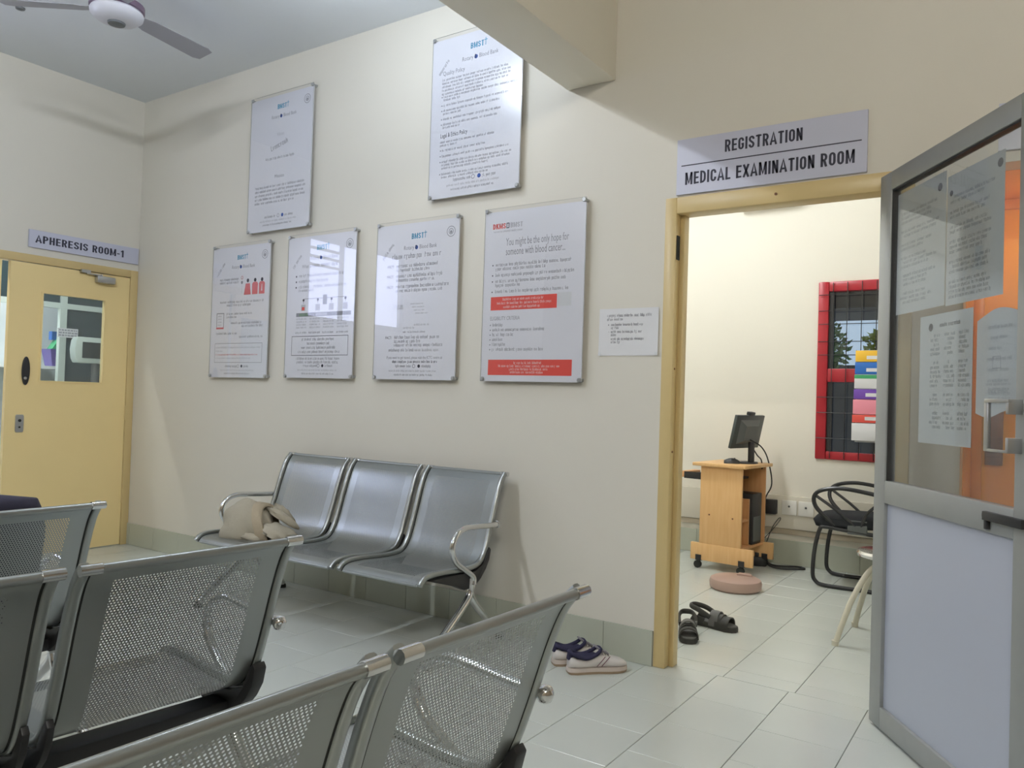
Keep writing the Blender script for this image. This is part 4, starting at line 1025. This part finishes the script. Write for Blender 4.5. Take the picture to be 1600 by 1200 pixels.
# cables
def cable(label, pts, r_=0.005, n=6):
    o = MB().tube(cr(pts, 8), r_, 7).build('cable', M['black']); tag(o, label, 'cable'); return o
cable('black cable looping from the monitor down to the power adapter', [(-1.745, 2.43, 0.95), (-1.69, 2.52, 0.90), (-1.66, 2.60, 0.80), (-1.645, 2.66, 0.62), (-1.70, 2.70, 0.50), (-1.74, 2.71, 0.30), (-1.72, 2.70, 0.12), (-1.70, 2.66, 0.05)])
cable('thin dark cable hanging close behind the trolley', [(-1.75, 2.42, 0.93), (-1.715, 2.50, 0.84), (-1.70, 2.58, 0.78), (-1.72, 2.66, 0.6), (-1.735, 2.69, 0.42), (-1.72, 2.69, 0.25), (-1.69, 2.64, 0.10), (-1.62, 2.58, 0.02)])
cable('tangle of dark cable lying on the floor right of the trolley', [(-1.70, 2.66, 0.05), (-1.62, 2.60, 0.012), (-1.52, 2.60, 0.008), (-1.43, 2.66, 0.008), (-1.40, 2.70, 0.008), (-1.45, 2.74, 0.008), (-1.55, 2.68, 0.008), (-1.62, 2.66, 0.01), (-1.68, 2.70, 0.02)], 0.007)
cable('short cable loop beside the sockets', [(-1.70, 2.71, 0.20), (-1.64, 2.74, 0.28), (-1.60, 2.76, 0.345), (-1.615, 2.765, 0.35), (-1.66, 2.75, 0.27), (-1.71, 2.72, 0.10)], 0.003)
pl = thing('power_strip', 'black power strip block on the floor under the cables', 'power strip', (-1.715, 2.62, 0), R(20))
MB().box(-0.05, 0.05, -0.035, 0.035, 0, 0.07).build('block', M['black'], pl, smooth=30, bevel=0.006)
MB().box(-0.03, 0.03, -0.02, 0.02, 0.07, 0.10).build('plug', M['black'], pl, smooth=30, bevel=0.004)
# bathroom scale (round)
sc_ = thing('weighing_scale', 'round pinkish-brown weighing scale on the floor before the trolley', 'scale', (-1.615, 1.755, 0))
MB().lathe([(0.150, 0), (0.163, 0.012), (0.167, 0.045), (0.160, 0.066), (0.140, 0.076), (0.02, 0.078)], 40).build('body', M['scale'], sc_)
MB().prism([(-0.05, -0.02), (0.05, -0.02), (0.035, 0.03), (-0.035, 0.03)], 'z', 0.074, 0.088).build('dial_hood', M['scale'], sc_, loc=(0.03, 0.09, 0), rot=(0, 0, R(15)), bevel=0.004)
MB().lathe([(0.012, 0), (0.012, 0.012)], 10).build('foot', M['rubber'], sc_, loc=(0, 0, -0.0))
# black sled-base chair
ch = thing('sled_chair', 'black sled-base armchair beside the red window', 'chair', (-1.02, 2.42, 0), 0)
def sled(y):
    return cr([(0.38, y, 0.0145), (0.05, y, 0.0145), (-0.14, y, 0.0145), (-0.195, y, 0.035), (-0.215, y, 0.09), (-0.205, y, 0.25), (-0.175, y, 0.385), (-0.14, y, 0.405), (0.0, y, 0.395), (0.22, y, 0.385), (0.28, y, 0.45), (0.32, y, 0.85)], 5)
for y in (-0.21, 0.21):
    MB().tube(sled(y), 0.0135, 10).build('sled_leg', M['blackmet'], ch)
    MB().tube(cr([(-0.08, y, 0.42), (-0.20, y * 1.12, 0.54), (-0.19, y * 1.2, 0.635), (-0.05, y * 1.22, 0.675), (0.15, y * 1.2, 0.655), (0.30, y * 1.05, 0.62)], 6), 0.014, 8).tube(cr([(-0.192, y * 1.19, 0.610), (-0.06, y * 1.12, 0.52), (0.06, y, 0.42)], 5), 0.010, 8).tube(cr([(0.08, y, 0.42), (0.12, y * 1.12, 0.52), (0.22, y * 1.15, 0.62)], 5), 0.010, 8).build('armrest', M['blackmet'], ch)
    MB().box(0.0, 0.12, y - 0.012, y + 0.012, 0.375, 0.47).build('arm_bracket', M['moni'], ch, smooth=30, bevel=0.004)
rings = []
for k in range(15):
    u = -1 + 2 * k / 14; x = 0.245 * u; e_ = (1 - abs(u) ** 6) ** 0.35 if abs(u) < 1 else 0.05
    zc = 0.445 + 0.012 * u; 
    rings.append([(x, 0.225 * max(e_, 0.4) * math.copysign(abs(math.cos(a)) ** 0.5, math.cos(a)), zc + 0.05 * max(e_, 0.15) * math.copysign(abs(math.sin(a)) ** 0.6, math.sin(a))) for a in [2 * math.pi * i / 20 for i in range(20)]])
MB().loft(rings).build('seat', M['seatfab'], ch)
MB().loft([[(0.30 + 0.02 * z, 0.20 * math.cos(a), 0.52 + z + 0.0) if False else (0.285 + z * 0.12 + 0.018 * math.sin(a), 0.205 * math.cos(a), 0.53 + z) for a in [2 * math.pi * i / 16 for i in range(16)]] for z in (0, 0.03, 0.2, 0.36, 0.39)]).build('backrest', M['seatfab'], ch)
# stool
st_ = thing('metal_stool', 'stool with chrome seat and bowed off-white legs behind the glass door', 'stool', (-0.60, 1.10, 0), 0)
MB().lathe([(0.02, 0.425), (0.12, 0.43), (0.165, 0.445), (0.170, 0.460), (0.163, 0.472), (0.10, 0.468), (0.02, 0.464)], 32).build('seat', M['chrome'], st_)
for k in range(4):
    a = R(-137 + 90 * k + (0)); c_, s_ = math.cos(a), math.sin(a)
    MB().tube(cr([(0.05 * c_, 0.05 * s_, 0.418), (0.13 * c_, 0.13 * s_, 0.37), (0.215 * c_, 0.215 * s_, 0.24), (0.27 * c_, 0.27 * s_, 0.11), (0.305 * c_, 0.305 * s_, 0.012)], 6), 0.0145, 10).build('leg', M['stoolleg'], st_)
    MB().lathe([(0.017, 0), (0.018, 0.025)], 12, (0.307 * c_, 0.307 * s_, 0)).build('leg_tip', M['stoolleg'], st_)
# leaflet rack at the window
lr = thing('leaflet_rack', 'hanging rack of coloured leaflets in front of the red window', 'rack', (-1.085, YB - 0.075, 0.965))
MB().box(0.0, 0.26, 0.0, 0.006, 0.0, 0.665).build('back_plate', M['sheet_grey'], lr, smooth=0)
tiers = [('yellow', 0.665, 0.580, 0.012), ('blue', 0.580, 0.490, 0.016), ('sheet', 0.490, 0.385, 0.020), ('violet', 0.385, 0.310, 0.024), ('pink', 0.310, 0.200, 0.030), ('redp', 0.200, 0.140, 0.036), ('sheet', 0.140, 0.010, 0.040)]
for m_, z1, z0, d_ in tiers:
    lf_ = MB().box(-0.4 * d_, 0.26, -d_, -0.001, z0 + 0.002, z1 - 0.002).build('leaflet', M[m_], lr, smooth=30, bevel=0.002)
    if m_ in ('yellow', 'blue', 'violet', 'redp'):
        MB().box(0.07, 0.22, -d_ - 0.001, -d_, z0 + 0.02, z0 + 0.045).build('title_patch', M['sheet'], lf_, smooth=0)
    if m_ == 'sheet' and z1 > 0.4:
        MB().box(-0.4 * d_, 0.26, -d_ - 0.001, -d_, z1 - 0.03, z1 - 0.004).build('title_patch', M['green'], lf_, smooth=0)
MB().tube([(0.13, 0.003, 0.66), (0.13, 0.030, 0.735)], 0.002, 5).build('hanging_wire', M['blackmet'], lr)
# wall unit above, pale
ac = thing('wall_unit', 'pale wall-mounted unit high on the back wall, mostly hidden by the lintel', 'air conditioner', (-1.86, YB - 0.001, 2.76))
MB().prism([(0, 0.0), (-0.10, 0.01), (-0.15, 0.06), (-0.15, 0.24), (0, 0.25)], 'x', -0.12, 0.30).build('housing', M['wall_room'], ac, smooth=30, bevel=0.006)
MB().box(-0.08, 0.26, -0.115, -0.105, 0.016, 0.034).build('vent', M['trunk'], ac, smooth=0)

# ------------------------------------------------------------------ shoes
def shoe_rings(spec, n=16):
    rings = []
    for (x, hw, zb, zt, sh) in spec:
        ring = []
        for i in range(n):
            a = 2 * math.pi * i / n; ca, sa = math.cos(a), math.sin(a)
            ring.append((x, hw * math.copysign(abs(ca) ** 0.75, ca) + sh, (zb + zt) / 2 + (zt - zb) / 2 * math.copysign(abs(sa) ** 0.8, sa)))
        rings.append(ring)
    return rings
def sneaker(label, loc, rotz):
    t = thing('sneaker', label, 'shoe', loc, rotz, 'pair of white sneakers on the tiles')
    outl = [(-0.135, 0.018), (-0.128, 0.030), (-0.10, 0.037), (-0.05, 0.036), (0.0, 0.038), (0.05, 0.046), (0.09, 0.048), (0.12, 0.040), (0.140, 0.024), (0.147, 0.008)]
    def slab(z0, z1, k0, k1):
        pl_ = [(x, w_) for x, w_ in outl] + [(x, -w_) for x, w_ in reversed(outl)]
        return MB().loft([[(x * k0, y * k0, z0) for x, y in pl_], [(x * k1, y * k1, z1) for x, y in pl_]])
    slab(0, 0.011, 0.97, 1.0).build('sole', M['shoe_sole'], t, smooth=50)
    slab(0.011, 0.027, 1.0, 0.985).build('midsole', M['shoe_mid'], t, smooth=50)
    up = MB()
    up.loft(shoe_rings([(-0.130, 0.020, 0.026, 0.060, 0), (-0.122, 0.030, 0.024, 0.072, 0), (-0.09, 0.035, 0.022, 0.070, 0), (-0.04, 0.035, 0.022, 0.068, 0), (0.0, 0.036, 0.022, 0.082, 0), (0.03, 0.040, 0.022, 0.080, 0), (0.06, 0.044, 0.022, 0.068, 0), (0.09, 0.044, 0.022, 0.060, 0), (0.115, 0.038, 0.022, 0.054, 0), (0.135, 0.024, 0.022, 0.044, 0), (0.143, 0.010, 0.024, 0.036, 0)]))
    up.build('upper', M['shoe_w'], t, smooth=60)
    # padded collar, opening and tongue
    MB().tube(cr([(-0.125, 0, 0.094), (-0.110, 0.028, 0.086), (-0.06, 0.034, 0.070), (-0.015, 0.032, 0.082), (0.012, 0.022, 0.100), (0.012, -0.022, 0.100), (-0.015, -0.032, 0.082), (-0.06, -0.034, 0.070), (-0.110, -0.028, 0.086)], 5, True), 0.0085, 8, loop=True).build('collar', M['shoe_navy'], t, smooth=60)
    MB().loft([[(-0.12, 0.0, 0.090), (-0.105, 0.027, 0.080), (-0.06, 0.033, 0.068), (-0.01, 0.030, 0.078), (0.008, 0.0, 0.082), (-0.01, -0.030, 0.078), (-0.06, -0.033, 0.068), (-0.105, -0.027, 0.080)], [(-0.10, 0.0, 0.055), (-0.09, 0.018, 0.052), (-0.06, 0.022, 0.050), (-0.02, 0.02, 0.05), (0.0, 0.0, 0.055), (-0.02, -0.02, 0.05), (-0.06, -0.022, 0.050), (-0.09, -0.018, 0.052)]], cap=True).build('lining', M['shoe_navy'], t, smooth=60)
    MB().prism([(-0.136, 0.06), (-0.128, 0.102), (-0.112, 0.098), (-0.115, 0.06)], 'y', -0.014, 0.014).build('heel_tab', M['shoe_navy'], t, bevel=0.003)
    MB().loft([[(-0.012, -0.024, 0.112), (-0.012, 0.024, 0.112), (-0.006, 0.024, 0.116), (-0.006, -0.024, 0.116)], [(0.05, -0.022, 0.076), (0.05, 0.022, 0.076), (0.055, 0.022, 0.082), (0.055, -0.022, 0.082)]]).build('tongue', M['shoe_grey'], t, bevel=0.003)
    for i in range(4):
        x = 0.012 + 0.014 * i; z = 0.098 - 0.0085 * i
        MB().tube([(x, -0.026, z - 0.010), (x + 0.002, -0.012, z), (x - 0.002, 0.012, z + 0.002), (x, 0.026, z - 0.010)], 0.0032, 6).build('lace', M['shoe_w'], t, smooth=60)
    for sg in (-1, 1):
        sp_ = MB()
        for x in (-0.012, 0.010):
            sp_.loft([[(x + 0.040, sg * 0.0352, 0.074), (x + 0.045, sg * 0.0352, 0.074)], [(x + 0.022, sg * 0.0410, 0.058), (x + 0.027, sg * 0.0412, 0.058)], [(x, sg * 0.0398, 0.034), (x + 0.005, sg * 0.0402, 0.034)]], cap=False, closed=False)
        sp_.build('side_stripe', M['stripe'], t, smooth=0)
    return t
sneaker('white sneaker nearest the camera, with two dark side stripes', (-1.605, -0.225, 0), R(48))
sneaker('white sneaker standing behind the other, against the skirting', (-1.715, -0.170, 0), R(50))
def sandal(label, loc, rot):
    t = thing('sandal', label, 'sandal', loc, rot, 'pair of dark sandals inside the doorway')
    outl = [(-0.130, 0.012), (-0.120, 0.028), (-0.08, 0.034), (-0.02, 0.032), (0.04, 0.042), (0.09, 0.046), (0.125, 0.034), (0.138, 0.014)]
    pl_ = outl + [(x, -w_) for x, w_ in reversed(outl)]
    MB().loft([[(x, y, 0) for x, y in pl_], [(x * 1.01, y * 1.03, 0.012) for x, y in pl_], [(x, y, 0.026) for x, y in pl_]]).build('sole', M['sandal'], t, smooth=40)
    MB().loft([[(x * 0.96, y * 0.92, 0.026) for x, y in pl_], [(x * 0.95, y * 0.9, 0.030) for x, y in pl_]]).build('footbed', M['sandal_g'], t, smooth=40)
    def strap(name, xa, xb, w_, h_, m_, th=0.006):
        rings = []
        for k in range(13):
            a = math.pi * k / 12; c_, s_ = math.cos(a), math.sin(a)
            y, z = w_ * c_, 0.016 + h_ * s_ ** 0.8
            y2, z2 = (w_ + th) * c_, 0.016 + (h_ + th) * s_ ** 0.8
            rings.append([(xa, y, z), (xb, y, z), (xb, y2, z2), (xa, y2, z2)])
        MB().loft(rings).build(name, M[m_], t, smooth=50)
    strap('toe_strap', 0.055, 0.105, 0.044, 0.050, 'sandal'); strap('instep_strap', -0.005, 0.045, 0.041, 0.070, 'sandal_g'); strap('cross_strap', 0.030, 0.065, 0.0425, 0.058, 'sandal')
    MB().tube(cr([(0.0, 0.040, 0.06), (-0.06, 0.042, 0.085), (-0.115, 0.028, 0.095), (-0.132, 0.0, 0.095), (-0.115, -0.028, 0.095), (-0.06, -0.042, 0.085), (0.0, -0.040, 0.06)], 6), 0.008, 8, flat=1.8).build('heel_strap', M['sandal'], t, smooth=60)
    for sg in (-1, 1):
        MB().prism([(-0.12, 0.02), (-0.04, 0.02), (-0.03, 0.045), (-0.10, 0.06)], 'y', sg * 0.036 - 0.003, sg * 0.036 + 0.003).build('heel_quarter', M['sandal'], t, bevel=0.001)
    MB().box(-0.006, 0.010, 0.034, 0.046, 0.060, 0.082).build('buckle', M['sandal_g'], t, bevel=0.002)
    return t
sandal('dark sandal farther from the camera, lying flat and pointing right', (-1.430, 0.800, 0), R(-8))
s2 = sandal('dark sandal close to the yellow jamb, pointing to the camera', (-1.475, 0.545, 0.0), R(-66))

# ------------------------------------------------------------------ crumpled cloth bag on the wall bench
cb = thing('cloth_hat', 'crumpled khaki cloth hat lying on the left seat of the wall bench', 'hat', (-3.545, -0.530, 0.380), R(30))
cb.scale = (1.08, 1.0, 1.38)
def blob(rx, ry, rz, seed, amp, n=30, m_=18, sq=0.8, flat=0.25):
    rnd = random.Random(seed); ph = [(rnd.uniform(1.5, 5), rnd.uniform(1.5, 5), rnd.uniform(1.5, 5), rnd.uniform(0, 6)) for _ in range(6)]
    rings = []
    for i in range(m_ + 1):
        th = math.pi * (i / m_ * 0.98 + 0.01); ring = []
        for j in range(n):
            f_ = 2 * math.pi * j / n
            d = Vector((math.cos(th), math.sin(th) * math.cos(f_), math.sin(th) * math.sin(f_)))
            k = 1 + sum(amp / (q + 1) * math.sin(a * d.x * 2 + b * d.y * 2 + c * d.z * 2 + o) for q, (a, b, c, o) in enumerate(ph))
            p = Vector((d.x * rx * k, d.y * ry * k, d.z * rz * k)); p.z = max(p.z, -rz * flat)
            ring.append(p)
        rings.append(ring)
    return rings
def shift(rings, x, y, z, rz_=0.0, ry_=0.0):
    m4 = Matrix.Rotation(rz_, 3, 'Z') @ Matrix.Rotation(ry_, 3, 'Y')
    return [[m4 @ Vector(p) + Vector((x, y, z)) for p in r] for r in rings]
MB().loft(shift(blob(0.135, 0.115, 0.125, 3, 0.05), -0.06, 0, 0.035)).build('crown', M['khaki'], cb, smooth=70)
bandr = []
for j in range(28):
    f_ = 2 * math.pi * j / 28; k = 1 + 0.04 * math.sin(3 * f_ + 1)
    y, z = 0.112 * k * math.cos(f_), 0.112 * k * math.sin(f_)
    z = max(z, -0.030); wv = 0.010 * math.sin(2 * f_)
    xo = 0.045 - 0.25 * z + wv
    bandr.append([(xo - 0.028, y * 0.97, z * 0.97 + 0.035), (xo - 0.025, y * 1.06, z * 1.06 + 0.035), (xo + 0.022, y * 1.02, z * 1.02 + 0.035), (xo + 0.026, y * 0.90, z * 0.90 + 0.035)])
MB().loft(bandr, loop=True).build('hat_band', M['khaki2'], cb, smooth=70)
brim = MB()
brim.loft(shift(blob(0.085, 0.100, 0.030, 9, 0.10, 24, 12), 0.115, -0.045, 0.035, R(-12), R(16)))
brim.loft(shift(blob(0.085, 0.030, 0.026, 12, 0.10, 16, 12), 0.115, 0.015, 0.085, R(8), R(26)))
brim.loft(shift(blob(0.070, 0.032, 0.030, 15, 0.10, 16, 12), 0.110, 0.060, 0.090, R(25), R(38)))
brim.loft(shift(blob(0.050, 0.030, 0.022, 18, 0.10, 16, 12), 0.005, -0.105, 0.015, R(5), R(10)))
brim.build('brim_fold', M['khaki'], cb, smooth=70)

# ------------------------------------------------------------------ dark bag behind the far-left foreground bench
bp = thing('backpack', 'dark navy backpack leaning on the seat of the far-left foreground bench', 'bag', (-2.835, -2.310, 0.387), R(0))
rings = []
for k in range(15):
    u = k / 14; z = 0.47 * u; wd = 0.275 * (1 - max(0, u - 0.6) ** 2 * 2.6) ** 0.5 if u < 1 else 0.04
    dp = 0.085 * (1 - max(0, u - 0.7) ** 2 * 5) if u < 1 else 0.03
    e = 0.75 if u in (0,) else 1
    rings.append([((0.27 * z) + dp * e * math.copysign(abs(math.cos(a)) ** 0.7, math.cos(a)) - 0.02, wd * e * math.copysign(abs(math.sin(a)) ** 0.7, math.sin(a)), z) for a in [2 * math.pi * i / 20 for i in range(20)]])
MB().loft(rings).build('bag_body', M['navy'], bp, smooth=60)
MB().loft([[(p[0] * 1 - 0.05, p[1] * 0.75, p[2] * 0.5 + 0.03) for p in r] for r in rings[:13]]).build('front_pocket', M['navy'], bp, smooth=60)
MB().tube(cr([(0.10, -0.03, 0.455), (0.105, -0.02, 0.48), (0.105, 0.02, 0.48), (0.10, 0.03, 0.455)], 4), 0.007, 8).build('grab_handle', M['black'], bp)
